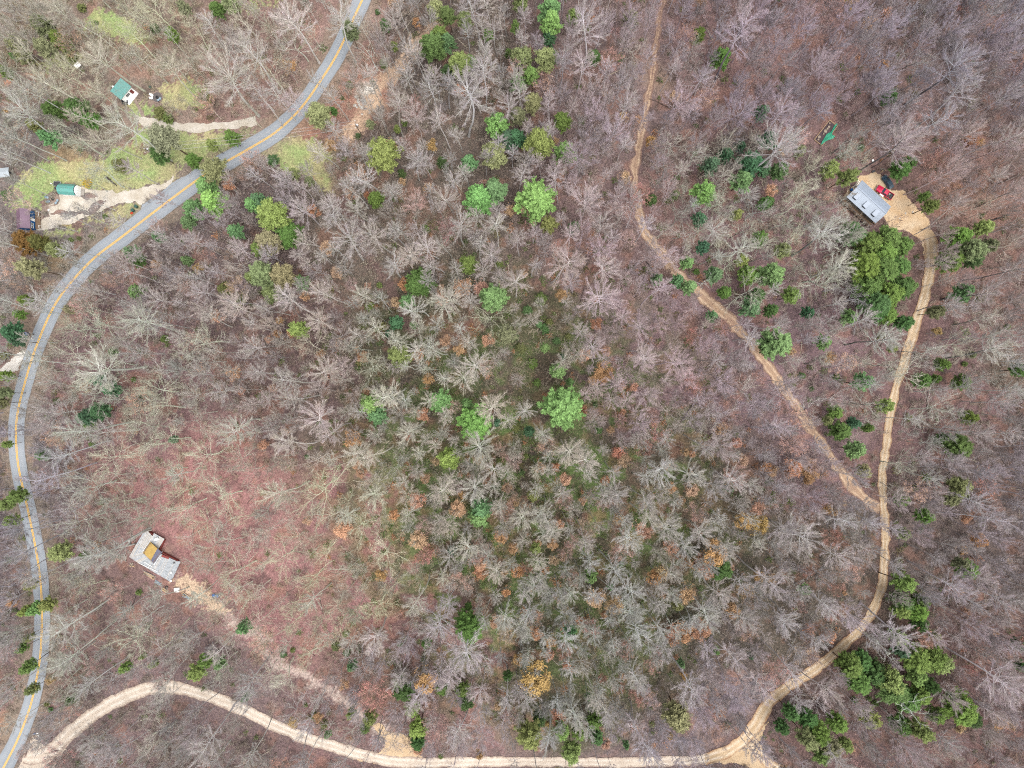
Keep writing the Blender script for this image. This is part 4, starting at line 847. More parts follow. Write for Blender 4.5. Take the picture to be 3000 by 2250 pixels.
LM = [  # landmarks a tree can be pointed out from: photo px, name
 (2555, 588, 'grey metal roof'), (2593, 563, 'red pickup'), (2602, 533, 'dark car'), (2420, 390, 'green tarp'), (450, 1628, 'weathered plank cabin'), (630, 1747, 'blue barrels'),
 (366, 268, 'teal roofed cabin'), (463, 286, 'upper fire pit'), (156, 584, 'lower fire pit'), (200, 553, 'green roofed barn'), (78, 642, 'blue walled house'), (12, 505, 'small grey shed'),
 (226, 190, 'small white roof'), (425, 436, 'left utility pole'), (1042, 366, 'utility pole by the dirt cut'), (1058, 298, 'pale rock patch'), (120, 2190, 'gravel road junction'),
 (2210, 2200, 'lower right track junction'), (2575, 1470, 'meeting of track and dirt road'), (77, 980, 'blue bin beside the road'), (40, 1062, 'white gravel turnout'),
 (1645, 1207, 'big lone bright pine'), (1383, 1230, 'star shaped pine'), (1861, 232, 'white box on the forest floor'), (2612, 820, 'dark evergreen grove by the bend'),
 (2640, 1990, 'lower right evergreen grove'), (1170, 2170, 'tan dirt pad'), (400, 1000, None), (550, 2000, 'gravel road curve'), (1575, 420, 'upper middle pines'), (1410, 585, 'pair of bright pines'),
 (1570, 585, 'broad green pine above the centre'), (1125, 460, 'round olive pine beside the clearing'), (940, 335, 'round pine beside the road'), (800, 640, 'yellow green pine cluster on the left'),
 (1520, 950, 'dark brushy clearing'), (1090, 1190, 'two lobed pine left of centre'), (1375, 1840, 'dark pine in the lower middle'), (2065, 830, 'white dead snag'), (2670, 2085, 'bare white tree in the grove'),
 (1570, 1970, 'golden leaved tree'), (1675, 2160, 'yellow green pines by the bottom road'), (1005, 840, 'brown trail'), (1960, 330, 'upper dirt track'), (2210, 980, 'diagonal dirt track'),
 (1790, 1090, None), (2805, 1300, 'dark pine on the right'), (2290, 1840, None), (600, 640, 'pines crossing the road'), (2110, 170, 'round pine at upper right'), (2615, 280, 'small pine near the top right'),
 (180, 90, None), (1245, 130, 'dark pines beside the dirt cut'), (590, 1970, 'pine above the gravel curve'), (180, 1630, 'green pine right of the road'), (110, 2000, None), (1500, 2215, 'straight bottom road'),
 (2000, 630, None), (2240, 460, 'dark evergreens beside the oaks'), (560, 1545, None), (1930, 1520, None)]
LM = [l for l in LM if l[2]]
CORN = [(0, 0, 'top left corner'), (3000, 0, 'top right corner'), (0, 2250, 'bottom left corner'), (3000, 2250, 'bottom right corner'), (1500, 0, 'top edge'), (1500, 2250, 'bottom edge'), (0, 1125, 'left edge'), (3000, 1125, 'right edge')]
USED = set()
def where(dx, dy):
    a = math.degrees(math.atan2(-dy, dx)) % 360
    return ['right of', 'above and right of', 'above', 'above and left of', 'left of', 'below and left of', 'below', 'below and right of'][int((a+22.5)//45) % 8]
def relation(px, py, skip=None):
    ds = sorted(((math.hypot(px-x, py-y), x, y, n) for x, y, n in LM), key=lambda q: q[0])
    for kk in range(7):
        d, x, y, n = ds[kk]
        if d < 26: continue
        dist = 'right beside and' if d < 70 else 'just' if d < 130 else 'a little way' if d < 220 else 'some way' if d < 340 else 'far'
        yield '%s %s the %s' % (dist, where(px-x, py-y), n)
    for i in range(8):
        for j in range(i+1, 9):
            yield 'between the %s and the %s' % (ds[i][3], ds[j][3])
def make_label(t, heads):
    for rel in relation(t['px'], t['py']):
        for hd in heads:
            s = hd+' '+rel
            if s not in USED and len(s.split()) <= 16: USED.add(s); return s
    return heads[0]
def size_word(R, a, b, c):
    return 'small' if R < a else 'medium' if R < b else 'large' if R < c else 'very large'
def tone(t):
    r_, g_, b_ = t['tint']; l = (r_+g_+b_)/3
    return 'pale' if l > .27 else 'dusky' if l < .21 else 'grey'

for t in SINGLE:
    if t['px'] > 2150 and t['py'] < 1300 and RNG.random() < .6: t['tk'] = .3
    fam, k = t['fam'], t['sub']
    if fam == 'bare':
        sz = size_word(t['R'], 2.6, 3.6, 4.8); tn = tone(t)
        if k == 'd': heads = ['white dead tree with crooked bare limbs', 'bleached leafless tree with broken limbs']
        elif k == 'o': heads = ['%s %s bare tree with sinuous spreading limbs' % (sz, tn), '%s wide crowned leafless tree' % sz]
        elif k == 'f': heads = ['%s %s bare tree with fine hazy twigs' % (sz, tn), '%s twiggy leafless tree' % sz]
        else: heads = ['%s %s bare tree with starburst branches' % (sz, tn), '%s straight branched leafless tree' % sz]
        place(t, 'dead_tree' if k == 'd' else 'bare_tree', make_label(t, heads), 'bare tree', 'leafless trees standing through the wood')
    elif fam == 'ever':
        sz = size_word(t['R'], 1.8, 2.8, 4.0)
        hd = {'w': 'bright green pine', 'y': 'yellow green pine', 'k': 'green evergreen', 'o': 'olive green evergreen', 't': 'deep green evergreen', 'j': 'rusty brown cedar'}[k]
        place(t, 'cedar_tree' if k == 'j' else 'pine_tree' if k in 'wy' else 'evergreen_tree', make_label(t, [sz+' '+hd, sz+' '+hd+' with leafy crown']), 'pine tree' if k in 'wy' else 'evergreen tree', 'evergreens scattered through the bare wood')
    elif fam == 'shrub':
        place(t, 'shrub', make_label(t, ['%s low green shrub' % size_word(t['R'], 1.0, 1.4, 2), 'leafy green bush']), 'shrub', 'low green shrubs on the forest floor')
    elif fam == 'rust':
        g = 'golden' if k == 'g' else 'orange'
        place(t, 'leafy_autumn_tree', make_label(t, ['%s tree still holding %s leaves' % (size_word(t['R'], 1.1, 1.7, 2.4), g), 'young tree with dry %s leaves' % g]), 'autumn tree', 'young trees still in orange leaf')
    else:
        place(t, 'budding_maple', make_label(t, ['%s tree with reddish budding twigs' % size_word(t['R'], 1.8, 2.5, 3.2), 'pink tinged leafless tree']), 'budding tree', 'reddish budding trees')

fams = ['o', 's', 'f', 'b', 'r']; PJ = []; base = {}
for k in fams:
    base[k] = len(PJ)
    for h, R, parts in HH[k]: PJ.append(joined('tree_source', parts))
stuff('bare_woodland', 'smaller and more distant leafless trees filling the wood between the larger ones', PJ,
      [G(t['x'], t['y']) for t in REST], [(rf.normal(0, .04), rf.normal(0, .04), t['rz']) for t in REST], [(t['s'], t['s'], t['hs']) for t in REST],
      [base.get(t['style'], 0)+(t['i'] if t['style'] in base else 0) for t in REST], np.array([t['tint'] for t in REST]), np.array([t['tint'] if t['leaf'] is None else t['leaf'] for t in REST]))

# ---- understorey: saplings, twiggy brush, low evergreen sprays
def brush_proto(seed, n, R, H, leaf=False):
    r = np.random.default_rng(seed); tb = TreeB(); tips = []
    for i in range(n):
        p = np.array([r.normal(0, R*.3), r.normal(0, R*.3), 0]); a = r.uniform(.2, 1.25); az = r.uniform(0, 6.28)
        P = grow(r, p, np.array([math.cos(az)*math.sin(a), math.sin(az)*math.sin(a), math.cos(a)]), H*r.uniform(.6, 1.2), 3, .22, .02)
        tb.tube(P, np.array([.03, .024, .018, 0]), 3, r.uniform(0, 1))
        for j in range(4):
            q, d = at_frac(P, r.uniform(.3, .95)); tb.tube(np.array([q, q+side_dir(r, d, .8)*H*.35]), np.array([.018, 0]), 3, r.uniform(0, 1)); tips.append(q)
    me = tb.mesh('brush_source', BARK)
    if leaf: me = joined('brush_source', [me, leaf_mesh('leaf_source', r, np.array(tips), 1, .10, .20, .2)])
    return me
BP = [brush_proto(800+k, 26, 1.2, 1.6) for k in range(3)] + [brush_proto(810+k, 22, 1.0, 1.2, True) for k in range(3)] + [joined('sap_source', p[2]) for p in HH['p']]
rb = np.random.default_rng(5); cand = rb.uniform([-160, -122], [160, 122], (21000, 2))
px, py = cand[:, 0]*10+1500, 1125-cand[:, 1]*10
ok = np.ones(len(cand), bool)
for poly, d in EXC: ok &= seg_dist(px, py, poly) > max(d*.85, d-6)
for poly in EXP: ok &= ~inside(px, py, poly)
for q in BUILD: ok &= np.hypot(px-q[0], py-q[1]) > q[2]*.8
red = np.exp(-(((px-620)/420)**2+((py-1600)/380)**2)**2)      # open leaf floor under the western oaks
ok &= rb.random(len(cand)) > red*.85
ok &= fbm(cand[:, 0], cand[:, 1], 7, 611) > rb.uniform(.25, .52, len(cand))
cand, px, py = cand[ok], px[ok], py[ok]; n = len(cand)
cen = np.exp(-(((px-1550)/600)**2+((py-1350)/680)**2)**2)
u = rb.random(n); kind = np.where(u < .16, rb.integers(6, 9, n), np.where(u < .16+.5*cen+.06, rb.integers(3, 6, n), rb.integers(0, 3, n)))
w = zweights(px, py); bt = w @ np.array([S(*z[5]) for z in Z]); gc_ = w @ ZC
tint = (bt*.95+gc_*.75)*rb.uniform(.7, 1.25, n)[:, None]
lc = np.array([S(112,132,64), S(132,124,76), S(206,146,104), S(92,120,60)])[rb.choice(4, n, p=[.46, .16, .16, .22])]*rb.uniform(.8, 1.2, n)[:, None]
s_ = rb.uniform(.55, 1.15, n)
stuff('undergrowth', 'twiggy brush and saplings covering the forest floor', BP, np.c_[cand, terr(cand[:, 0], cand[:, 1])-.05],
      np.c_[np.zeros(n), np.zeros(n), rb.uniform(0, 6.28, n)], np.c_[s_, s_, s_*rb.uniform(.7, 1.1, n)], kind, tint, lc)
# fallen branches and poles on the litter
def pole_proto(seed):
    r = np.random.default_rng(seed); tb = TreeB(); L_ = r.uniform(3.5, 7.5)
    P = grow(r, np.array([0, 0, .12]), np.array([1., 0, .01]), L_, 6, .06, 0); P[:, 2] = .12; tb.tube(P, np.linspace(.10, .04, 7), 5, r.uniform(.5, 1))
    for j in range(3):
        q, d = at_frac(P, r.uniform(.3, .9)); tb.tube(np.array([q, q+side_dir(r, d, .8)*r.uniform(.4, 1.2)]), np.array([.03, 0]), 3, .6)
    return tb.mesh('pole_source', BARK)
m_ = 620; pc = rb.uniform([-155, -118], [155, 118], (m_, 2)); ax_, ay_ = pc[:, 0]*10+1500, 1125-pc[:, 1]*10; k_ = np.ones(m_, bool)
for poly, d in EXC: k_ &= seg_dist(ax_, ay_, poly) > d+30
for poly in EXP: k_ &= ~inside(ax_, ay_, poly)
for q in BUILD: k_ &= np.hypot(ax_-q[0], ay_-q[1]) > q[2]+30
pc = pc[k_]; m_ = len(pc); tn = np.where(rb.random(m_)[:, None] < .5, np.array(S(92,80,76)), np.array(S(196,182,168)))*rb.uniform(.8, 1.15, m_)[:, None]
stuff('fallen_branches', 'thin fallen branches and poles strewn over the leaf litter', [pole_proto(900+k) for k in range(5)], np.c_[pc, terr(pc[:, 0], pc[:, 1])], np.c_[np.zeros(m_), np.zeros(m_), rb.uniform(0, 6.28, m_)], np.ones((m_, 3))*rb.uniform(.6, 1.2, m_)[:, None], rb.integers(0, 5, m_), tn)
print('brush', n)
# ---------------------------------------------------------------- buildings, vehicles and things people left
M_METAL = plain('grey_metal_roof', S(172,184,200), .10, .6, .45, .5)
M_METALD = plain('vent_box_metal', S(160,172,190), .10, 1, .45, .5)
M_DARK = plain('dark_opening', (.018, .020, .024), .2, 2, .8)
M_TEAL = plain('teal_metal', S(92,178,168), .16, .8, .45, .5, dirt=S(110,160,150))
M_TEAL2 = plain('teal_metal_worn', S(92,172,166), .3, 1.2, .5, .4, dirt=S(120,150,140))
M_WHITE_P = plain('white_paint', (.78, .78, .76), .10, 2, .6)
M_BLUEW = plain('blue_siding', S(44,112,178), .15, 2, .7)
M_PURP = plain('purple_brown_roof', S(150,124,142), .18, 1.5, .7)
M_PURP2 = plain('purple_brown_roof_dark', S(138,108,126), .18, 1.5, .7)  # darker copy of the roof colour, used on one slope
M_DECK = plain('weathered_boards', S(216,214,212), .18, 1.6, .9, dirt=S(176,172,168))
M_DECK2 = plain('weathered_boards_dark', S(200,204,208), .18, 1.6, .9, dirt=S(160,164,168))
M_DECKB = plain('brown_boards', S(148,122,100), .25, 2, .9)
M_WOOD = plain('fresh_lumber', S(216,184,146), .25, 2.5, .85)
M_WOODG = plain('grey_lumber', S(178,170,160), .25, 2.5, .9)
M_OSB = plain('yellow_sheathing', S(212,180,104), .18, 1.6, .85, dirt=S(186,152,88))
M_FELT = plain('dark_roofing_felt', S(112,112,132), .15, 1.5, .8)
M_REDS = plain('red_brown_siding', S(150,72,66), .2, 2, .8)
M_BLACK = plain('black_paint', (.02, .02, .024), .2, 3, .45, .5)
M_TYRE = plain('tyre_rubber', (.018, .018, .018), .2, 5, .8)
M_RED = plain('red_car_paint', S(222,40,84), .08, 1, .25, .6)
M_NAVY = plain('dark_car_paint', S(60,84,100), .15, 1, .2, .7)
M_CHROME = plain('bright_metal', (.55, .55, .56), .1, 3, .3, .5, .6)
M_STONE = plain('stone_edging', S(186,160,148), .2, 3, .9)
M_ASH = plain('ash', S(120,112,110), .3, 4, .95)
M_LBLUE = plain('pale_blue_plastic', S(168,192,206), .1, 3, .5)
M_BLUEP = plain('blue_plastic', S(60,140,226), .12, 3, .4)
M_GREENP = plain('dark_green_plastic', S(52,92,84), .15, 3, .5)
M_ORG = plain('orange_plastic', S(222,84,50), .1, 3, .5)
M_TARP = plain('teal_tarp', S(70,190,150), .15, 1.5, .5, .4)
M_ROCK = plain('pale_rock', S(216,210,200), .2, 1.5, .95)
M_POLE = plain('pole_wood', S(150,132,116), .2, 2, .9)
M_WIRE = plain('wire', S(196,192,190), .1, 3, .6)
M_LOGD = plain('dark_log', S(84,74,72), .3, 1, .95); M_LOGP = plain('pale_log', S(196,178,158), .25, 1, .95)
M_YEL = plain('yellow_blossom', S(232,196,40), .2, 3, .8)
gm, gN, gL, gb = new_mat('glass', 0.08, 0.8); gb.inputs['Base Color'].default_value = (.03, .045, .06, 1)
M_GLASS = gm

def part(parent, name, mat, fn, smooth=False, label=None):
    m = MB(); fn(m); o = m.build(name, mat, parent, smooth)
    if label: o['label'] = label
    return o
def ang(x0, y0, x1, y1): return math.atan2(-(y1-y0), x1-x0)
def gable(m, L, Wd, z0, rise, th=.12, over=.3):
    """two roof slabs, ridge along x"""
    h = Wd/2+over; zr = z0+rise; ze = z0-rise*over/(Wd/2)
    for s_ in (-1, 1):
        m.add([(-L/2-over, 0, zr), (L/2+over, 0, zr), (L/2+over, s_*h, ze), (-L/2-over, s_*h, ze), (-L/2-over, 0, zr+th), (L/2+over, 0, zr+th), (L/2+over, s_*h, ze+th), (-L/2-over, s_*h, ze+th)],
              [(0,1,2,3)[::s_], (4,5,6,7)[::-s_], (0,4,5,1)[::-s_], (1,5,6,2)[::-s_], (2,6,7,3)[::-s_], (3,7,4,0)[::-s_]])
def walls(m, L, Wd, z0, z1, rise=0, th=.15):
    m.box((0, Wd/2-th/2, (z0+z1)/2), (L, th, z1-z0)); m.box((0, -Wd/2+th/2, (z0+z1)/2), (L, th, z1-z0))
    for s_ in (-1, 1):
        x = s_*(L/2-th/2); m.box((x, 0, (z0+z1)/2), (th, Wd-2*th-.004, z1-z0))
        if rise: m.add([(x-th/2, -Wd/2, z1), (x-th/2, Wd/2, z1), (x-th/2, 0, z1+rise), (x+th/2, -Wd/2, z1), (x+th/2, Wd/2, z1), (x+th/2, 0, z1+rise)], [(0,2,1), (3,4,5), (0,1,4,3), (1,2,5,4), (2,0,3,5)])

# -- house with the grey roof, upper right
ha = math.atan2(-76, 83)
H1 = thing('house', 'house with a plain grey metal roof carrying three square vent boxes, beside the red pickup', 'house', 2549, 589, ha, h=4.3)
part(H1, 'wall', M_WOODG, lambda m: walls(m, 10.2, 5.4, 0, 3.6, 1.35))
def rf1(m, s_):
    L, h, zr, ze, th = 11.3, 3.28, 5.15, 3.5, .1
    m.add([(-L/2, 0, zr), (L/2, 0, zr), (L/2, s_*h, ze), (-L/2, s_*h, ze), (-L/2, 0, zr+th), (L/2, 0, zr+th), (L/2, s_*h, ze+th), (-L/2, s_*h, ze+th)],
          [(0,1,2,3)[::s_], (4,5,6,7)[::-s_], (0,4,5,1)[::-s_], (1,5,6,2)[::-s_], (2,6,7,3)[::-s_], (3,7,4,0)[::-s_]])
rfs = [part(H1, 'roof', M_METAL, lambda m, s_=s_: rf1(m, s_)) for s_ in (-1, 1)]
part(H1, 'ridge_cap', M_METALD, lambda m: m.box((0, 0, 5.30), (11.34, .34, .07)))
for k, x in enumerate((-3.75, -.15, 3.4)):
    def dorm(m, x=x):
        # flat topped box with a sloped back standing out of the lower slope
        z = 4.15; m.add([(x-.62, -2.55, 3.85), (x+.62, -2.55, 3.85), (x+.62, -.75, 4.85), (x-.62, -.75, 4.85), (x-.62, -2.55, 4.62), (x+.62, -2.55, 4.62), (x+.62, -.75, 5.02), (x-.62, -.75, 5.02)],
                        [(3,2,1,0), (4,5,6,7), (0,1,5,4), (1,2,6,5), (2,3,7,6), (3,0,4,7)])
    d = part(rfs[0], 'vent_box', M_METALD, dorm)
    # sub-parts would sit one level deeper; the opening is a sibling of the box
    part(rfs[0], 'vent_opening', M_DARK, lambda m, x=x: m.box((x, -2.57, 4.26), (.95, .06, .36)))
for k in range(27):
    part(rfs[0] if False else H1, 'roof_seam', M_METALD, lambda m, k=k: [m.add([(x-.02, 0, 5.26), (x+.02, 0, 5.26), (x+.02, s_*3.27, 3.61), (x-.02, s_*3.27, 3.61), (x-.02, 0, 5.268), (x+.02, 0, 5.268), (x+.02, s_*3.27, 3.622), (x-.02, s_*3.27, 3.622)], [(0,1,2,3), (7,6,5,4), (0,4,5,1), (1,5,6,2), (2,6,7,3), (3,7,4,0)]) for s_ in (-1, 1) for x in (-5.4+k*.415,)])
# long deck on the downhill side
def deck(m):
    for i in range(9): m.box((0, -2.85-i*.16, 1.15), (11.0, .145, .05))
part(H1, 'deck', M_DECKB, deck)
for i in range(8):
    part(H1, 'deck_post', M_BLACK, lambda m, i=i: m.box((-5.4+i*1.54, -4.16, 1.1), (.14, .14, 2.3)))
part(H1, 'rail', M_BLACK, lambda m: (m.box((0, -4.16, 2.27), (11.1, .10, .06)), m.box((0, -4.16, 1.5), (11.1, .06, .05))))
for i in range(50): pass
def bal(m):
    for i in range(60): m.box((-5.4+i*.183, -4.16, 1.86), (.035, .035, .72))
tag(part(H1, 'baluster', M_BLACK, bal), kind='stuff')
part(H1, 'porch_step', M_WHITE_P, lambda m: (m.box((4.6, 3.35, .3), (1.3, .9, .6)), m.box((4.6, 3.95, .15), (1.3, .35, .3))))
part(H1, 'side_step', M_DECKB, lambda m: (m.box((5.9, -1.2, .45), (1.2, 1.6, .1)), m.box((5.9, -1.9, .2), (1.2, .2, .4))))
part(H1, 'door', M_DARK, lambda m: m.box((4.4, 2.72, 1.3), (.9, .05, 2.1)))
for x in (-3.4, -.6, 2.2): part(H1, 'window', M_GLASS, lambda m, x=x: m.box((x, -2.72, 2.2), (1.0, .05, 1.1)))

# -- pickup and car
def arch_body(m, L, Wd, prof, mi=0):
    """prof: (x, z_low, z_high, halfwidth) stations lofted into a rounded body"""
    n = 10; V = []; 
    for (x, zl, zh, hw) in prof:
        for (a, b) in ((-1, .25), (-1, .75), (-.86, 1.0), (-.4, 1.04), (.4, 1.04), (.86, 1.0), (1, .75), (1, .25), (.8, 0), (-.8, 0)):
            V.append((x, a*hw, zl+(zh-zl)*min(b, 1.0)+(.02 if b > 1 else 0)))
    F = []
    for i in range(len(prof)-1):
        for k in range(n): F.append((i*n+k, (i+1)*n+k, (i+1)*n+(k+1) % n, i*n+(k+1) % n))
    F.append(tuple(range(n))); F.append(tuple((len(prof)-1)*n+k for k in range(n))[::-1])
    m.add(V, F, mi)
def wheel(root, x, y, r=.38):
    def f(m):
        a = [2*math.pi*k/18 for k in range(18)]; w = .13
        P = [(x+r*math.cos(t), y-w, r+r*math.sin(t)) for t in a]+[(x+r*math.cos(t), y+w, r+r*math.sin(t)) for t in a]
        m.add(P, [tuple(range(18)), tuple(range(18, 36))[::-1]]+[(k, 18+k, 18+(k+1) % 18, (k+1) % 18) for k in range(18)])
    w = part(root, 'wheel', M_TYRE, f)
    def g(m):
        a = [2*math.pi*k/12 for k in range(12)]; s_ = 1 if y > 0 else -1; rr = r*.58
        P = [(x+rr*math.cos(t), y+s_*.135, r+rr*math.sin(t)) for t in a]+[(x+rr*.5*math.cos(t), y+s_*.155, r+rr*.5*math.sin(t)) for t in a]
        m.add(P, [tuple(range(12, 24))[::(1 if s_ < 0 else -1)]]+[(k, (k+1) % 12, 12+(k+1) % 12, 12+k) for k in range(12)])
    part(w, 'rim', M_CHROME, g)
T1 = thing('pickup_truck', 'red pickup truck with a loaded open bed parked along the grey roofed house', 'truck', 2592, 564, math.atan2(28.7, -43.2), h=.8)
def tb(m):
    arch_body(m, 5.3, 1.95, [(2.66, .5, .95, .80), (2.5, .42, 1.08, .93), (1.4, .42, 1.16, .97), (.9, .42, 1.18, .97), (-.85, .42, 1.18, .97), (-.9, .42, .62, .97), (-2.55, .42, .62, .97), (-2.62, .45, .62, .95)])
    for s_ in (-1, 1): m.box((-1.75, s_*.93, .87), (1.74, .09, .52))
    m.box((-.93, 0, .87), (.07, 1.77, .52))
part(T1, 'body', M_RED, tb)
part(T1, 'tailgate', M_RED, lambda m: m.box((-2.59, 0, .87), (.07, 1.76, .5)))
part(T1, 'cab', M_RED, lambda m: m.add([(.95, -.88, 1.17), (.95, .88, 1.17), (-.85, .88, 1.17), (-.85, -.88, 1.17), (.38, -.70, 1.74), (.38, .70, 1.74), (-.70, .70, 1.74), (-.70, -.70, 1.74), (.38, -.70, 1.78), (.38, .70, 1.78), (-.70, .70, 1.78), (-.70, -.70, 1.78)],
     [(8,9,10,11), (0,4,7,3), (1,2,6,5), (4,8,11,7), (5,6,10,9), (0,1,5,4), (2,3,7,6), (4,5,9,8), (6,7,11,10)]))
part(T1, 'windshield', M_GLASS, lambda m: m.add([(.96, -.80, 1.21), (.96, .80, 1.21), (.43, .64, 1.73), (.43, -.64, 1.73)], [(0, 1, 2, 3)]))
part(T1, 'rear_window', M_GLASS, lambda m: m.add([(-.86, -.70, 1.24), (-.86, .70, 1.24), (-.735, .60, 1.66), (-.735, -.60, 1.66)], [(3, 2, 1, 0)]))
for s_ in (-1, 1):
    part(T1, 'side_window', M_GLASS, lambda m, s_=s_: m.add([(.75, s_*.885, 1.22), (-.75, s_*.885, 1.22), (-.65, s_*.735, 1.68), (.36, s_*.735, 1.68)], [(0, 1, 2, 3)[::s_]]))
    part(T1, 'headlight', M_CHROME, lambda m, s_=s_: m.box((2.60, s_*.68, .86), (.12, .3, .16)))
    part(T1, 'mirror', M_BLACK, lambda m, s_=s_: m.box((.72, s_*1.06, 1.22), (.12, .2, .16)))
part(T1, 'bed_floor', M_BLACK, lambda m: m.box((-1.76, 0, .645), (1.58, 1.74, .04)))
part(T1, 'bumper', M_CHROME, lambda m: (m.box((2.70, 0, .58), (.12, 1.7, .2)), m.box((-2.70, 0, .58), (.12, 1.7, .2))))
for x in (1.65, -1.65):
    for y in (-.88, .88): wheel(T1, x, y)
tr = thing('cargo_pile', 'dark jumble of tools and boxes in the red pickup bed', 'cargo', 2606, 573, math.atan2(28.7, -43.2)+.1, h=.9, dz=.665)
for q, (x, y, a, b, c_, mt) in enumerate(((-.3, .3, .5, .4, .35, M_BLACK), (.25, -.35, .45, .5, .4, M_WOODG), (.1, .35, .3, .5, .22, M_REDS), (-.35, -.3, .35, .35, .3, M_GREENP))):
    part(tr, 'crate', mt, lambda m, x=x, y=y, a=a, b=b, c_=c_: m.box((x, y, c_/2), (a, b, c_), rz=.3*x))
C1 = thing('car', 'dark blue grey sedan parked under the pine beside the red pickup', 'car', 2601, 533, math.atan2(33.7, -23.4), h=.7)
part(C1, 'body', M_NAVY, lambda m: arch_body(m, 4.3, 1.75, [(2.22, .4, .62, .62), (2.05, .28, .80, .80), (1.5, .25, .90, .87), (.8, .25, .95, .88), (-1.2, .25, .97, .88), (-1.75, .28, .95, .85), (-2.1, .35, .86, .72), (-2.2, .42, .7, .6)]), smooth=False)
part(C1, 'roof', M_NAVY, lambda m: m.add([(.30, -.60, 1.40), (.30, .60, 1.40), (-.80, .60, 1.41), (-.80, -.60, 1.41), (.36, -.64, 1.34), (.36, .64, 1.34), (-.88, .64, 1.34), (-.88, -.64, 1.34)], [(0,1,2,3), (4,0,3,7), (5,6,2,1), (4,5,1,0), (6,7,3,2)]))
part(C1, 'windshield', M_GLASS, lambda m: m.add([(1.0, -.78, .95), (1.0, .78, .95), (.37, .63, 1.335), (.37, -.63, 1.335)], [(0, 1, 2, 3)]))
part(C1, 'rear_window', M_GLASS, lambda m: m.add([(-1.5, -.74, .96), (-1.5, .74, .96), (-.89, .63, 1.335), (-.89, -.63, 1.335)], [(3, 2, 1, 0)]))
for s_ in (-1, 1):
    part(C1, 'side_window', M_GLASS, lambda m, s_=s_: m.add([(1.0, s_*.80, .95), (-1.5, s_*.78, .96), (-.89, s_*.635, 1.335), (.37, s_*.635, 1.335)], [(0, 1, 2, 3)[::s_]]))
    part(C1, 'headlight', M_WHITE_P, lambda m, s_=s_: m.box((2.09, s_*.55, .66), (.14, .3, .13)))
for x in (1.35, -1.35):
    for y in (-.80, .80): wheel(C1, x, y, .33)

def simple(name, label, cat, px, py, rz, mat, fn, h=0.0, dz=0.0, group=None, smooth=False):
    m = MB(); fn(m); o = m.build(name, mat, None, smooth); x, y = W(px, py, h); o.location = G(x, y, dz); o.rotation_euler = (0, 0, rz)
    return tag(o, label, cat, group)
def chest(a, b, c_): # box with a proud lid
    return lambda m: (m.box((0, 0, c_*.44), (a, b, c_*.88)), m.box((0, 0, c_*.94), (a*1.05, b*1.05, c_*.12)))
simple('storage_box', 'white box standing between the grey roofed house and the red pickup', 'box', 2585, 569, ha, M_WHITE_P, chest(1.2, 1.0, .9), h=.9)
simple('water_barrel', 'blue barrel at the upper left corner of the grey roofed house', 'barrel', 2496, 555, 0, M_BLUEP, lambda m: (m.disc((0, 0), .38, 0, 16, .8), m.disc((0, 0), .34, .8, 16, .06)), h=.8)
def boards(name, label, px, py, n, L, mats, rz, spread=.25, group=None, cat='lumber pile'):
    x, y = W(px, py); root = empty(name, G(x, y, .08), rz); tag(root, label, cat, group)
    r = np.random.default_rng(int(px*7+py))
    for i in range(n):
        def f(m, i=i):
            a = r.normal(0, spread); l = L*r.uniform(.6, 1.05); yy = (i % 4-1.5)*.22+r.normal(0, .05)
            m.box((r.normal(0, .15), yy, .05+.075*(i//4)), (l, .16, .05), rz=a)
        part(root, 'board', mats[i % len(mats)], f)
    return root
boards('scrap_boards', 'crossed pale boards beyond the nose of the dark sedan', 2586, 498, 6, 1.9, [M_WOOD, M_WOODG], -.6, .8)
boards('scrap_boards', 'white trim boards leaning along the upper left end of the grey roofed house', 2508, 540, 5, 2.6, [M_WHITE_P, M_WOODG], .95, .06)
boards('scrap_boards', 'short white boards below the deck of the grey roofed house', 2526, 627, 3, 1.0, [M_WHITE_P], .6, .1)
boards('scrap_boards', 'old grey boards scattered in the brush above the grey roofed house', 2535, 470, 8, 2.2, [M_WOODG, M_WOOD], .4, .9)
simple('tub', 'small white tub above the dirt yard of the grey roofed house', 'tub', 2556, 471, 0, M_WHITE_P, lambda m: (m.disc((0, 0), .28, 0, 14, .3, r2=.34), m.ring((0, 0), .34, .25, .3, .03, 14)))
simple('cooler', 'dark bag lying on the dirt above the sedan', 'bag', 2558, 503, .3, M_BLACK, chest(.9, .55, .35))
simple('cooler', 'small white cooler under the deck edge of the grey roofed house', 'cooler', 2526, 615, .3, M_WHITE_P, chest(.55, .4, .35))

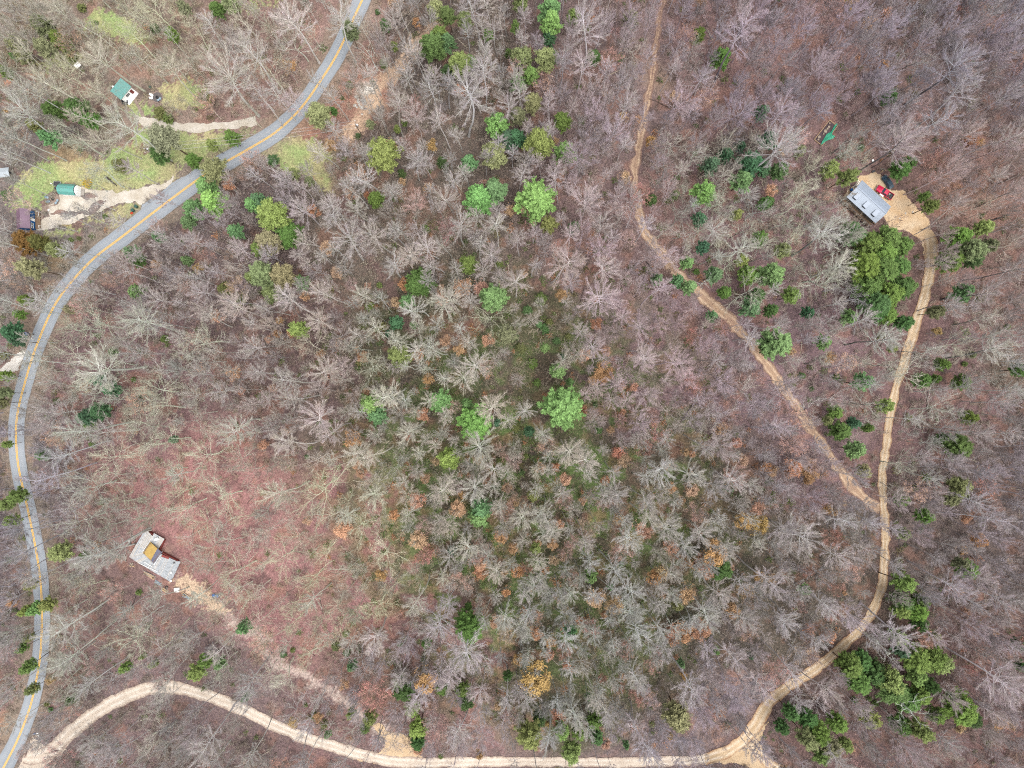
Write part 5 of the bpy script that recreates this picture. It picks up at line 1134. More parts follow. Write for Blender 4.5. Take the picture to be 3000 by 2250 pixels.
# -- tarp frame
fa = math.atan2(150, 125)
F1 = thing('raised_bed', 'rectangular timber frame of dark soil with cut log rounds', 'raised bed', *tile(3,0,374,862), ang(295,930,410,785), h=.1)
Lf, Wf = 7.2, 2.9
part(F1, 'soil', plain('dark_soil', S(104,86,90), .3, 2, .95), lambda m: m.box((0, 0, .06), (Lf-.3, Wf-.3, .12)))
for (x, y, a, b) in ((0, Wf/2, Lf, .16), (0, -Wf/2, Lf, .16), (Lf/2+.001, 0, .16, Wf-.17), (-Lf/2-.001, 0, .16, Wf-.17)):
    part(F1, 'timber', M_WOOD, lambda m, x=x, y=y, a=a, b=b: m.box((x, y, .14), (a, b, .28)))
for k, (tx, ty, r_) in enumerate(((372,850,.5), (395,822,.34), (385,835,.3), (332,888,.42), (326,905,.28), (400,800,.22), (360,868,.22))):
    simple('log_round', ['large pale sawn log round in the middle of the timber frame', 'pale log round just above the largest one in the timber frame', 'medium log round touching the largest one in the timber frame', 'pale log round at the lower left end of the timber frame', 'smaller log round below the pale one at the lower left end of the frame', 'small log round at the top of the timber frame', 'small log round just below the largest one in the timber frame'][k], 'log round',
           *tile(3,0,tx,ty), k, M_LOGP, lambda m, r_=r_: (m.disc((0, 0), r_, 0, 12, .3), m.disc((0, 0), r_*.55, .3, 10, .012)), h=.3, dz=.12, group='sawn log rounds in the timber frame')
def tarp(name, label, pts, mat, z=.30):
    w = [TW(*p, .4) for p in pts]; cx = sum(p[0] for p in w)/len(w); cy = sum(p[1] for p in w)/len(w); m = MB(); r = np.random.default_rng(3)
    P = [(0, 0, .42)]; n = 0; ring = []
    for i in range(len(w)):
        a, b = np.array(w[i]), np.array(w[(i+1) % len(w)])
        for t in (0, .33, .66): ring.append(a*(1-t)+b*t+r.normal(0, .06, 2))
    R_ = len(ring)
    for f, zz in ((.5, .40), (1.0, z)):
        for q in ring: P.append(((q[0]-cx)*f, (q[1]-cy)*f, zz+r.normal(0, .08)))
    for q in ring: P.append(((q[0]-cx), (q[1]-cy), .02))
    F = [(0, 1+k, 1+(k+1) % R_) for k in range(R_)]
    for l in (0, 1): F += [(1+l*R_+k, 1+(l+1)*R_+k, 1+(l+1)*R_+(k+1) % R_, 1+l*R_+(k+1) % R_) for k in range(R_)]
    m.add(P, F); o = m.build(name, mat); o.location = G(cx, cy); return tag(o, label, 'tarp')
tarp('tarp', 'crumpled teal green tarp folded back over the timber frame', [(3,0,440,797), (3,0,456,802), (3,0,415,868), (3,0,436,884), (3,0,420,898), (3,0,380,912), (3,0,340,944), (3,0,352,915), (3,0,380,870), (3,0,410,850)], M_TARP)

# -- weathered plank building, lower left (two flat plank roofs, loft with a yellow and a dark slope)
def T6(x, y): return (340+x/5.925, 1520+y/5.925)
ca = ang(235, 650, 520, 170)          # long side of the upper wing
cen = T6(680, 600); K = thing('plank_cabin', 'weathered flat roofed plank building with a small yellow and dark loft roof on top', 'cabin', *cen, 0, h=1.45, dz=-1.15)
kx, ky, kz = K.location
def L6(x, y, h=2.6):
    a, b = W(*T6(x, y), h-1.15); return a-kx, b-ky
def quad_planks(P, n, name, mats, z, th=.05, gap=.0, along=0):
    """P: four corners (x, y); planks run from edge P0P1 to edge P3P2"""
    P = [np.array(p) for p in P]; r = np.random.default_rng(int(abs(P[0][0]*100)))
    for i in range(n):
        a, b = (i+.05)/n, (i+.97)/n
        e0, e1 = -r.uniform(0, .012), 1+r.uniform(0, .012)
        q = [P[0]+(P[1]-P[0])*t for t in (a, b)]; p = [P[3]+(P[2]-P[3])*t for t in (a, b)]
        c4 = [q[0]+(p[0]-q[0])*e0, q[1]+(p[1]-q[1])*e0, q[1]+(p[1]-q[1])*e1, q[0]+(p[0]-q[0])*e1]; zz = z+r.uniform(0, .03)
        m = MB(); m.add([(*c, zz) for c in c4]+[(*c, zz+th) for c in c4], [(0,1,2,3), (7,6,5,4), (0,4,5,1), (1,5,6,2), (2,6,7,3), (3,7,4,0)])
        m.build(name, mats[int(r.integers(len(mats)))], K)
M_DK = [M_DECK, M_DECK, plain('weathered_boards_warm', S(206,200,192), .2, 1.6, .9), M_DECK2]
quad_planks([L6(235,655), L6(395,765), L6(650,640), L6(520,560)], 9, 'roof_board', M_DK, 2.55)
quad_planks([L6(360,432), L6(520,560), L6(660,330), L6(520,172)], 8, 'roof_board', M_DK, 2.555)
quad_planks([L6(235,655), L6(520,560), L6(520,555), L6(360,432)], 8, 'roof_board', M_DK, 2.56)
quad_planks([L6(520,560), L6(735,525), L6(840,350), L6(660,250)], 10, 'roof_board', M_DK, 2.565)
quad_planks([L6(395,765), L6(925,1090), L6(1075,760), L6(560,500)], 30, 'roof_board', [M_DECK2, M_DECK2, M_DECK], 2.50)
quad_planks([L6(925,1090), L6(985,1020), L6(1110,748), L6(1060,740)], 5, 'roof_board', [M_DECK2], 2.52)
def wallring(m, P, z1, th=.12):
    for i in range(len(P)):
        a, b = np.array(P[i]), np.array(P[(i+1) % len(P)]); d = b-a; L_ = np.linalg.norm(d)
        m.box((*((a+b)/2), z1/2), (L_-.01, th, z1), rz=math.atan2(d[1], d[0]))
part(K, 'wall', M_REDS, lambda m: wallring(m, [tuple(np.array(L6(*p))*.90) for p in ((235,655), (395,765), (925,1090), (985,1020), (1100,750), (745,560), (840,350), (520,175))], 2.48), label='red brown board wall below the roof edge')
part(K, 'roof_edge', M_REDS, lambda m: [m.tube([(*L6(*a), 2.52), (*L6(*b), 2.52)], .07, 4) for a, b in (((235,655), (395,765)), ((235,655), (520,172)))])
LZ = 3.5
def slope(pts, zs, th=.08):
    def f(m):
        P = [(*L6(x, y, z), z) for (x, y), z in zip(pts, zs)]
        m.add(P+[(a, b, c-th) for a, b, c in P], [(3,2,1,0), (4,5,6,7), (0,1,5,4), (1,2,6,5), (2,3,7,6), (3,0,4,7)])
    return f
part(K, 'loft_roof', M_OSB, slope([(470,592), (592,400), (716,515), (606,716)], [3.3, 3.3, 4.2, 4.2]), label='yellow sheathing slope of the loft')
part(K, 'loft_roof', M_FELT, slope([(606,716), (716,515), (795,585), (652,778)], [4.2, 4.2, 3.3, 3.3]), label='dark felt slope of the loft')
def loftw(m):
    P = [np.array(L6(*p, 3.3)) for p in ((478,592), (592,408), (785,585), (652,768))]; q = sum(P)/4
    wallring(m, [tuple(q+(p-q)*.93) for p in P], 1.0)
    for i in range(len(m.v)): m.v[i] = (m.v[i][0], m.v[i][1], m.v[i][2]+2.58)
part(K, 'loft_wall', M_DECKB, loftw)
part(K, 'loft_rail', M_WHITE_P, lambda m: [m.tube([(*L6(*a, 2.75), 2.75), (*L6(*b, 2.75), 2.75)], .06, 4) for a, b in (((465,560), (590,385)), ((655,800), (800,570)), ((490,745), (625,830)), ((395,765), (720,920)))])
def onroof(name, label, cat, x, y, rz, mat, fn):
    px, py = T6(x, y); o = simple(name, label, cat, px, py, rz, mat, fn, h=1.6); o.location.z = kz+2.66; return o
onroof('white_bucket', 'white box on the upper wing of the weathered plank cabin', 'box', 708, 350, .4, M_WHITE_P, chest(1.1, .6, .4))
onroof('small_crate', 'dark box behind the white one on the plank cabin roof', 'box', 722, 325, .4, M_BLACK, chest(.5, .3, .2))
onroof('white_bucket', 'white bucket near the lower right edge of the plank cabin roof', 'bucket', 955, 935, 0, M_WHITE_P, lambda m: (m.disc((0, 0), .22, 0, 14, .4, r2=.28), m.ring((0, 0), .28, .2, .4, .03, 14)))
onroof('white_bucket', 'white bucket at the lowest corner of the plank cabin roof', 'bucket', 950, 1083, 0, M_WHITE_P, lambda m: (m.disc((0, 0), .2, 0, 14, .35, r2=.26), m.ring((0, 0), .26, .18, .35, .03, 14)))
onroof('tool_case', 'dark round pot near the right edge of the plank cabin roof', 'pot', 1002, 765, 0, M_BLACK, lambda m: (m.disc((0, 0), .2, 0, 12, .22, r2=.25), m.ring((0, 0), .25, .18, .22, .03, 12)))
onroof('red_panel', 'reddish brown panel lying right of the dark loft slope', 'panel', 850, 665, ang(790,650,905,725)+.25, M_REDS, lambda m: (m.box((0, 0, .04), (2.2, .6, .06)), m.box((0, .35, .06), (2.1, .08, .08))))
boards('lumber_stack', 'stack of tan lumber along the lower left wall of the plank cabin', *T6(585,975), 12, 3.8, [M_WOOD, M_WOODG], ang(470,910,700,1030), .05)
boards('lumber_stack', 'short grey green lumber stack below the tan one at the plank cabin', *T6(735,1120), 8, 2.2, [M_WOODG, M_LBLUE], ang(670,1080,800,1160), .04)
boards('lumber_stack', 'pale cut boards beside the dark tyre below the plank cabin', *T6(840,1230), 8, 2.0, [M_WOOD], ang(780,1190,900,1270), .05)
boards('lumber_stack', 'long thin scattered boards below the white appliance', *T6(1230,1340), 9, 3.6, [M_WOODG, M_WOOD, M_LBLUE], ang(1110,1270,1350,1430), .16)
boards('scrap_boards', 'broken pale wood heaped at the left corner of the plank cabin', *T6(275,800), 10, 1.6, [M_WOOD, M_WOODG], .5, .9)
boards('scrap_boards', 'grey planks lying above the left side of the plank cabin', *T6(300,320), 4, 3.0, [M_WOODG], ang(230,260,370,370), .12)
boards('scrap_boards', 'upright stakes left of the plank cabin', *T6(155,680), 5, 2.2, [M_WOODG], 1.5, .15)
boards('scrap_boards', 'loose cut wood on the dirt above the blue barrels', *T6(1620,1230), 4, 1.1, [M_WOOD], 1.0, .5)
simple('appliance', 'white square appliance on the ground below the plank cabin', 'appliance', *T6(1045,1240), ang(990,1210,1090,1240)+.3, M_WHITE_P, chest(1.25, 1.1, .9), h=.9)
simple('tyre', 'old dark tyre lying below the plank cabin', 'tyre', *T6(880,1185), 0, M_TYRE, lambda m: (m.ring((0, 0), .45, .22, 0, .24, 20)))
for k, (x, y, lb) in enumerate(((1688, 1338, 'bright blue barrel on the left of the pair beside the dirt path'), (1750, 1342, 'paler blue barrel on the right of the pair beside the dirt path'))):
    simple('barrel', lb, 'barrel', *T6(x, y), 0, M_BLUEP if k == 0 else plain('faded_blue_plastic', S(96,156,226), .12, 3, .4), lambda m: (m.disc((0, 0), .42, 0, 18, .85), m.ring((0, 0), .44, .36, .85, .04, 18), m.ring((0, 0), .45, .42, .4, .05, 18)), h=.85, group='blue barrels beside the path')
simple('bucket', 'dark bucket near the wood heap left of the plank cabin', 'bucket', *T6(255,425), 0, M_BLACK, lambda m: (m.disc((0, 0), .28, 0, 12, .4, r2=.34), m.ring((0, 0), .34, .26, .4, .03, 12)))
simple('bucket', 'white pail near the wood heap left of the plank cabin', 'bucket', *T6(238,385), 0, M_WHITE_P, lambda m: (m.disc((0, 0), .2, 0, 12, .35, r2=.25), m.ring((0, 0), .25, .18, .35, .03, 12)))

# -- teal roofed white cabin, upper left
def T8(x, y): return (200+x/6.913, 160+y/6.913)
a2 = ang(935, 775, 1130, 535)
Q = thing('cabin', 'small white cabin with a worn teal metal roof and a red door', 'cabin', *T8(1130, 745), a2, h=1.6)
LQ, WQ = 4.4, 3.0
part(Q, 'wall', M_WHITE_P, lambda m: walls(m, LQ, WQ, 0, 2.7))
part(Q, 'roof', M_TEAL2, lambda m: m.add([(-LQ/2-.25, WQ/2+.35, 3.5), (LQ/2+.25, WQ/2+.35, 3.5), (LQ/2+.25, -WQ/2-.15, 2.74), (-LQ/2-.25, -WQ/2-.15, 2.74), (-LQ/2-.25, WQ/2+.35, 3.6), (LQ/2+.25, WQ/2+.35, 3.6), (LQ/2+.25, -WQ/2-.15, 2.84), (-LQ/2-.25, -WQ/2-.15, 2.84)], [(0,1,2,3), (7,6,5,4), (0,4,5,1), (1,5,6,2), (2,6,7,3), (3,7,4,0)]))
for k in range(8): part(Q, 'roof_seam', M_TEAL, lambda m, k=k: m.add([(x_, yy, zz) for yy, zz in ((1.84, 3.605), (-1.64, 2.845)) for x_ in (-2.3+k*.65, -2.26+k*.65)]+[(x_, yy, zz) for yy, zz in ((1.84, 3.635), (-1.64, 2.875)) for x_ in (-2.3+k*.65, -2.26+k*.65)], [(4,5,7,6), (0,1,5,4), (1,3,7,5), (3,2,6,7), (2,0,4,6)]))
part(Q, 'door', M_REDS, lambda m: m.box((1.35, -WQ/2-.03, 1.05), (.85, .06, 2.0)), label='red door')
w_ = part(Q, 'window', M_GLASS, lambda m: m.box((-.1, -WQ/2-.03, 1.6), (1.1, .05, .8)))
part(w_, 'frame', M_DECKB, lambda m: [m.box((-.1+dx, -WQ/2-.05, 1.6), (.07, .05, .95)) for dx in (-.56, 0, .56)]+[m.box((-.1, -WQ/2-.055, 1.6+dz_), (1.2, .05, .07)) for dz_ in (-.44, .44)])
part(Q, 'porch_slab', M_WHITE_P, lambda m: m.box((0, -WQ/2-.62, .08), (4.3, 1.1, .16)))
part(Q, 'gable_infill', M_WHITE_P, lambda m: [m.add([(s_*LQ/2-s_*.1, -WQ/2, 2.7), (s_*LQ/2-s_*.1, WQ/2, 2.7), (s_*LQ/2-s_*.1, WQ/2, 3.4), (s_*LQ/2, -WQ/2, 2.7), (s_*LQ/2, WQ/2, 2.7), (s_*LQ/2, WQ/2, 3.4)], [(0,1,2), (5,4,3), (0,3,4,1), (1,4,5,2), (2,5,3,0)]) for s_ in (-1, 1)])
def chair(px, py, rz, label, mat, group):
    c = thing('garden_chair', label, 'chair', px, py, rz, h=.4, group=group)
    part(c, 'seat', mat, lambda m: m.box((0, 0, .40), (.62, .58, .06)))
    part(c, 'backrest', mat, lambda m: m.add([(-.30, -.28, .42), (-.30, .28, .42), (-.50, .28, 1.0), (-.50, -.28, 1.0), (-.34, -.28, .42), (-.34, .28, .42), (-.54, .28, 1.0), (-.54, -.28, 1.0)], [(0,1,2,3), (7,6,5,4), (0,4,5,1), (1,5,6,2), (2,6,7,3), (3,7,4,0)]))
    for x in (-.24, .24):
        for y in (-.24, .24): part(c, 'leg', mat, lambda m, x=x, y=y: m.box((x, y, .185), (.06, .06, .37)))
    for y in (-.31, .31): part(c, 'armrest', mat, lambda m, y=y: m.box((-.02, y, .62), (.58, .07, .04)))
chair(*T8(1290,745), a2-1.57, 'white chair nearer the red door on the teal roofed cabin porch', M_WHITE_P, 'white porch chairs at the teal roofed cabin')
chair(*T8(1262,792), a2-1.57, 'white chair nearer the lower end of the teal roofed cabin porch', M_WHITE_P, 'white porch chairs at the teal roofed cabin')
simple('pool', 'round black stock tank at the lower end of the teal roofed cabin', 'stock tank', *T8(1140,952), 0, M_BLACK, lambda m: (m.ring((0, 0), .95, .72, 0, .55, 28), m.disc((0, 0), .73, .05, 28, .2)), h=.5)
simple('satellite_dish', 'small white dish left of the teal roofed cabin', 'dish', *T8(950,682), .5, M_WHITE_P, lambda m: (m.tube([(0, 0, 0), (0, 0, 1.1)], .04, 6), m.disc((0, 0), .12, 1.1, 14, .15, r2=.30)))
def firepit(px, py, R_, label, chairs, grp, floor, gap=()):
    f = thing('fire_pit', label, 'fire pit', px, py, 0)
    part(f, 'floor', floor, lambda m: m.disc((0, 0), R_-.02, .02, 28, .07))
    n = int(2*math.pi*R_/.36)
    me = None
    for i in range(n):
        a = 2*math.pi*i/n
        if any(g0 < a < g1 for g0, g1 in gap): continue
        if me is None: m = MB(); m.box((0, 0, .15), (.30, .20, .22), taper=.85); me = m.mesh('edging_stone', M_STONE)
        o = link('edging_stone', me, f); o.location = (R_*math.cos(a), R_*math.sin(a), 0); o.rotation_euler = (0, 0, a+math.pi/2+.1*math.sin(i*5))
    part(f, 'fire_ring', M_TYRE, lambda m: m.ring((0, 0), .40, .28, .09, .3, 18))
    part(f, 'ash_bed', M_BLACK, lambda m: m.disc((0, 0), .28, .08, 14, .08))
    for x, y, lb, mt in chairs: chair(px+x*10/1.0, py+y*10/1.0, math.atan2(y, -x)+math.pi*0, lb, mt, grp)
firepit(*T8(1805,868), 1.55, 'round stone edged fire pit right of the teal roofed cabin', [(-1.55, -.65, 'upper white chair at the left rim of the upper fire pit', M_WHITE_P), (-1.65, .2, 'lower white chair at the left rim of the upper fire pit', M_WHITE_P), (.3, .75, 'pale blue chair below the ring of the upper fire pit', M_LBLUE), (.85, .35, 'pale blue chair right of the ring of the upper fire pit', M_LBLUE)], 'chairs round the upper fire pit', M_ASH, gap=((2.5, 3.9),))
def T7(x, y): return (40+x/5.53, 500+y/5.53)
firepit(*T7(640,465), 1.85, 'round brick edged fire pit between the green barn and the blue house', [(-1.65, -.55, 'pale chair at the upper left of the lower fire pit', M_LBLUE), (-1.25, .6, 'pale chair at the lower left of the lower fire pit', M_LBLUE), (1.3, .35, 'pale chair at the right of the lower fire pit', M_LBLUE), (.85, 1.05, 'pale chair at the lower right of the lower fire pit', M_LBLUE)], 'chairs round the lower fire pit', M_FLAG)
simple("barrel", "dark green barrel above the upper fire pit", 'barrel', *T8(1648,652), 0, M_GREENP, lambda m: (m.disc((0, 0), .34, 0, 16, .8), m.ring((0, 0), .36, .28, .8, .04, 16)), h=.8)


# -- green roofed barn shed with white end and black trailer
B = thing('barn_shed', 'barn shaped shed with a teal green ribbed metal roof and a white end wall', 'shed', *T7(870,305), ang(720,290,1000,310), h=2.0)
LB, WB = 5.0, 2.9
part(B, 'wall', M_WHITE_P, lambda m: walls(m, LB-.1, WB-.1, .1, 2.0))
prof = [(-WB/2-.12, 1.95), (-WB*.30, 2.75), (0, 3.1), (WB*.30, 2.75), (WB/2+.12, 1.95)]
for i in range(4):
    (y0, z0), (y1, z1) = prof[i], prof[i+1]
    part(B, 'roof_panel', M_TEAL, lambda m, y0=y0, z0=z0, y1=y1, z1=z1: m.add([(-LB/2, y0, z0), (LB/2, y0, z0), (LB/2, y1, z1), (-LB/2, y1, z1), (-LB/2, y0, z0+.08), (LB/2, y0, z0+.08), (LB/2, y1, z1+.08), (-LB/2, y1, z1+.08)], [(3,2,1,0), (4,5,6,7), (0,1,5,4), (1,2,6,5), (2,3,7,6), (3,0,4,7)]))
part(B, 'ridge_cap', M_TEAL2, lambda m: m.box((0, 0, 3.2), (LB+.02, .16, .05)))
part(B, 'end_wall', M_WHITE_P, lambda m: m.prism([(-WB/2+.02, .1), (WB/2-.02, .1), (WB/2-.02, 2.0), (WB*.30, 2.73), (0, 3.07), (-WB*.30, 2.73), (-WB/2+.02, 2.0)], LB/2-.25, LB/2+.30), label='white gambrel end wall')
part(B, 'end_trim', M_BLACK, lambda m: [m.tube([(LB/2+.05, y, z+.14) for y, z in prof], .09, 5)])
part(B, 'door', M_WHITE_P, lambda m: (m.box((LB/2+.33, -.42, 1.1), (.05, .8, 1.9)), m.box((LB/2+.33, .42, 1.1), (.05, .8, 1.9))))
part(B, 'ramp', M_WOODG, lambda m: m.box((LB/2+.85, 0, .12), (1.0, 1.9, .1)))
TR = thing('utility_trailer', 'small black flatbed utility trailer at the left end of the green roofed shed', 'trailer', *T7(705,215), ang(720,290,1000,310)+math.pi, h=.6)
part(TR, 'bed', M_BLACK, lambda m: m.box((0, 0, .55), (2.1, 1.35, .1)))
part(TR, 'rail', M_CHROME, lambda m: [m.tube([(a, b, .85), (c_, d, .85)], .035, 4) for a, b, c_, d in ((-1.05,-.67,1.05,-.67), (-1.05,.67,1.05,.67), (1.05,-.67,1.05,.67), (-1.05,-.67,-1.05,.67))]+[m.tube([(a, b, .6), (a, b, .85)], .03, 4) for a in (-1.05, 1.05) for b in (-.67, .67)])
part(TR, 'tongue', M_BLACK, lambda m: m.tube([(1.0, 0, .5), (1.75, 0, .5)], .05, 5)); part(TR, 'jack', M_WHITE_P, lambda m: m.disc((1.8, 0), .16, .45, 12, .18))
for y in (-.78, .78): wheel(TR, 0, y, .3)
simple('bin', 'dark gas grill under the corner of the black trailer', 'grill', *T7(690,285), .2, M_BLACK, chest(.7, .45, .5))

# -- blue house with purple brown roof and porch
HB = thing('house', 'narrow blue walled house with a purple brown roof and a brown porch', 'house', *T7(165,785), 0.04, h=2.6)
LHB, WHB = 5.3, 3.3                  # long side along local y
def rot(m):
    for i, (x, y, z) in enumerate(m.v): m.v[i] = (-y, x, z)
def wb(m): walls(m, LHB, WHB, 0, 2.9, 1.2); rot(m)
part(HB, 'wall', M_BLUEW, wb)
for s_, mt in ((1, M_PURP2), (-1, M_PURP)):
    part(HB, 'roof', mt, lambda m, s_=s_: m.add([(0, -2.85, 4.15), (0, 2.85, 4.15), (-s_*1.95, 2.85, 2.75), (-s_*1.95, -2.85, 2.75), (0, -2.85, 4.25), (0, 2.85, 4.25), (-s_*1.95, 2.85, 2.85), (-s_*1.95, -2.85, 2.85)], [(0,1,2,3)[::-s_], (4,5,6,7)[::s_], (0,4,5,1), (1,5,6,2), (2,6,7,3), (3,7,4,0)]))
for y in (-1.3, -2.1): 
    w_ = part(HB, 'window', M_GLASS, lambda m, y=y: m.box((WHB/2+.03, y, 1.6), (.06, .5, .8)))
    part(w_, 'frame', M_WHITE_P, lambda m, y=y: [m.box((WHB/2+.06, y+d_, 1.6), (.06, .09, 1.0)) for d_ in (-.28, .28)]+[m.box((WHB/2+.062, y, 1.6+d_), (.06, .65, .09)) for d_ in (-.45, .45)])
part(HB, 'door', M_WHITE_P, lambda m: m.box((WHB/2+.03, .1, 1.3), (.06, .8, 1.9)))
P_ = part(HB, 'porch', M_DECKB, lambda m: m.box((WHB/2+.85, 0, .22), (1.5, 4.9, .06)))
for k in range(9): part(P_, 'porch_board', M_DECKB, lambda m, k=k: m.box((WHB/2+.18+k*.165, 0, .285), (.15, 4.95, .04)))
part(HB, 'porch_rail', M_WHITE_P, lambda m: [m.tube([(WHB/2+1.62, a, 1.1), (WHB/2+1.62, b, 1.1)], .05, 4) for a, b in ((-2.4, -1.6), (1.2, 2.45))]+[m.box((WHB/2+1.62, y, .6), (.09, .09, 1.1)) for y in (-2.4, -1.6, 1.2, 2.45)]+[m.tube([(WHB/2+1.62, 2.45, 1.1), (WHB/2+1.0, 2.45, 1.1)], .05, 4)])
chair(*T7(312,695), 0, 'upper white rocking chair on the porch of the blue house', M_WHITE_P, 'white chairs on the blue house porch')
chair(*T7(310,765), 0, 'lower white rocking chair on the porch of the blue house', M_WHITE_P, 'white chairs on the blue house porch')
simple('planter', 'small white planter beside the curved path near the blue house', 'planter', *T7(578,640), 0, M_WHITE_P, lambda m: (m.disc((0, 0), .18, 0, 12, .35, r2=.25), m.ring((0, 0), .25, .18, .35, .03, 12)))

# -- grey shed cut by the left edge, white roof in the wood
for (nm, lb, px, py, rz, a, b, mt) in (('shed', 'small grey roofed shed at the left edge of the lawn', 12, 505, .12, 2.6, 2.4, plain('pale_grey_roof', S(186,194,200), .12, 1, .5)), ('shelter', 'tiny white roofed shelter alone in the upper left wood', 226, 190, .75, 1.35, 1.1, M_WHITE_P)):
    o = thing(nm, lb, nm, px, py, rz, h=2.2)
    part(o, 'roof', mt, lambda m: gable(m, a, b, 2.1, .35, .08, .15)); part(o, 'wall', M_WOODG, lambda m: walls(m, a-.2, b-.2, 0, 2.1, .3, .1))
    part(o, 'door', M_DARK, lambda m: m.box((a/2-.09, 0, .95), (.03, .6, 1.7)))

# -- bins, posts, stones by the lower drive
def bin_(px, py, rz, label, mat, s_=1.0):
    b = thing('wheelie_bin', label, 'bin', px, py, rz, h=.6)
    part(b, 'body', mat, lambda m: m.box((0, 0, .45*s_), (.6*s_, .7*s_, .9*s_), taper=1.12)); part(b, 'lid', mat, lambda m: m.box((0, 0, .94*s_), (.74*s_, .86*s_, .08)))
    part(b, 'handle', mat, lambda m: m.tube([(-.32*s_, -.3*s_, .96*s_), (-.42*s_, -.3*s_, .96*s_), (-.42*s_, .3*s_, .96*s_), (-.32*s_, .3*s_, .96*s_)], .03, 5))
    for y in (-.3, .3): part(b, 'wheel', M_TYRE, lambda m, y=y: m.box((-.3*s_, y*s_, .1), (.2, .07, .2)))
bin_(*T7(1985,578), .8, 'dark wheelie bin nearest the road at the end of the lower drive', M_GREENP)
bin_(*T7(1930,640), .5, 'dark green wheelie bin above the orange crate on the roadside lawn', M_GREENP)
simple('crate', 'orange red crate on the grass below the two bins', 'crate', *T7(1918,690), .5, M_ORG, lambda m: (m.box((0, 0, .03), (.75, .55, .06)), m.box((.36, 0, .2), (.03, .55, .3)), m.box((-.36, 0, .2), (.03, .55, .3)), m.box((0, .26, .2), (.69, .03, .3)), m.box((0, -.26, .2), (.69, .03, .3))))
bin_(*tile(0,1,172,508), .3, 'blue bin beside the road above the white gravel turnout', M_BLUEP, 1.15)
simple('mailbox_post', 'thin pale post above the blue bin at the roadside', 'post', *tile(0,1,163,430), 0, M_WOODG, lambda m: (m.box((0, 0, 1.0), (.12, .12, 2.0)), m.box((.15, 0, 1.9), (.5, .2, .2))), h=1)

def rock(r, s_):
    n = 8; V = [(0, 0, s_*.55)]; m = MB()
    for (f, z) in ((.62, .45), (1, .12), (.95, -.15)):
        for k in range(n):
            a = 2*math.pi*k/n; q = s_*f*r.uniform(.75, 1.15); V.append((q*math.cos(a), q*math.sin(a)*.8, z*s_*r.uniform(.8, 1.2)))
    F = [(0, 1+k, 1+(k+1) % n) for k in range(n)]
    for l in (0, 1): F += [(1+l*n+k, 1+(l+1)*n+k, 1+(l+1)*n+(k+1) % n, 1+l*n+(k+1) % n) for k in range(n)]
    m.add(V, F); return m.mesh('boulder', M_ROCK)
rr_ = np.random.default_rng(44); RK = [rock(rr_, 1.0) for _ in range(5)]
def rocks(lst, label, group, name='boulder'):
    for px, py, s_ in lst:
        o = link(name, RK[rr_.integers(5)]); x, y = W(px, py); o.location = G(x, y, .02); o.rotation_euler = (0, 0, rr_.uniform(0, 6)); o.scale = (s_, s_, s_*.6); tag(o, label, 'rock', group)
rocks([(*T7(1180+i*38+rr_.uniform(-8, 8), 680-i*19+rr_.uniform(-8, 8)), rr_.uniform(.12, .26)) for i in range(9)]+[(*T7(1000+rr_.uniform(0, 190), 720+rr_.uniform(-20, 20)), .13) for _ in range(5)], 'small pale stone in the row crossing the lower gravel drive', 'pale stones along the lower drive')
rocks([(*tile(1,0,680+rr_.normal(0, 18), 650+rr_.normal(0, 30)), rr_.uniform(.2, .62)) for _ in range(26)], 'pale grey rock in the stony patch beside the dirt cut', 'rocks in the pale stony patch')
rocks([(*tile(3,2,95+rr_.normal(0, 14), 1150+rr_.normal(0, 22)), rr_.uniform(.12, .35)) for _ in range(9)], 'cream coloured rock on the dirt road near the lower right junction', 'cream rocks on the dirt road')
rocks([(*tile(3,0,860+40*i+rr_.normal(0, 8), 1410-15*i+rr_.normal(0, 8)), rr_.uniform(.25, .5)) for i in range(3)], 'low tan rock in the clay yard below the house', 'tan rocks in the clay yard')
rocks([(*tile(3,1,640+rr_.uniform(-15, 15), 1500+rr_.uniform(-8, 8)), rr_.uniform(.15, .3)) for _ in range(4)]+[(*tile(3,1,760, 1365), .4)], 'tan rock at the meeting of the track and the dirt road', 'rocks at the track meeting')
# trash at the lower left junction
for k, (dx, dy, mt, lb) in enumerate(((-8, -3, M_BLUEP, 'blue trash bag at the left end of the roadside heap'), (0, -4, M_WHITE_P, 'white trash bag at the top of the roadside heap'), (4, 3, M_WHITE_P, 'white trash bag at the lower side of the roadside heap'), (9, 5, M_WOODG, 'grey sack at the right end of the roadside heap'), (-3, 2, M_WOODG, 'grey sack in the middle of the roadside heap'))):
    o = link('trash_bag', RK[k % 5].copy()); o.data.materials.clear(); o.data.materials.append(mt); x, y = W(110+dx, 2152+dy); o.location = G(x, y, .05); o.scale = (.4, .35, .4); tag(o, lb, 'trash bag', 'bags dumped at the junction')
simple('stump', 'square pale cut stump on the forest floor left of the upper dirt track', 'stump', *tile(2,0,801,512), .1, M_LOGP, lambda m: (m.disc((0, 0), .42, -.05, 8, .5, r2=.38), m.disc((0, 0), .3, .45, 8, .02)))

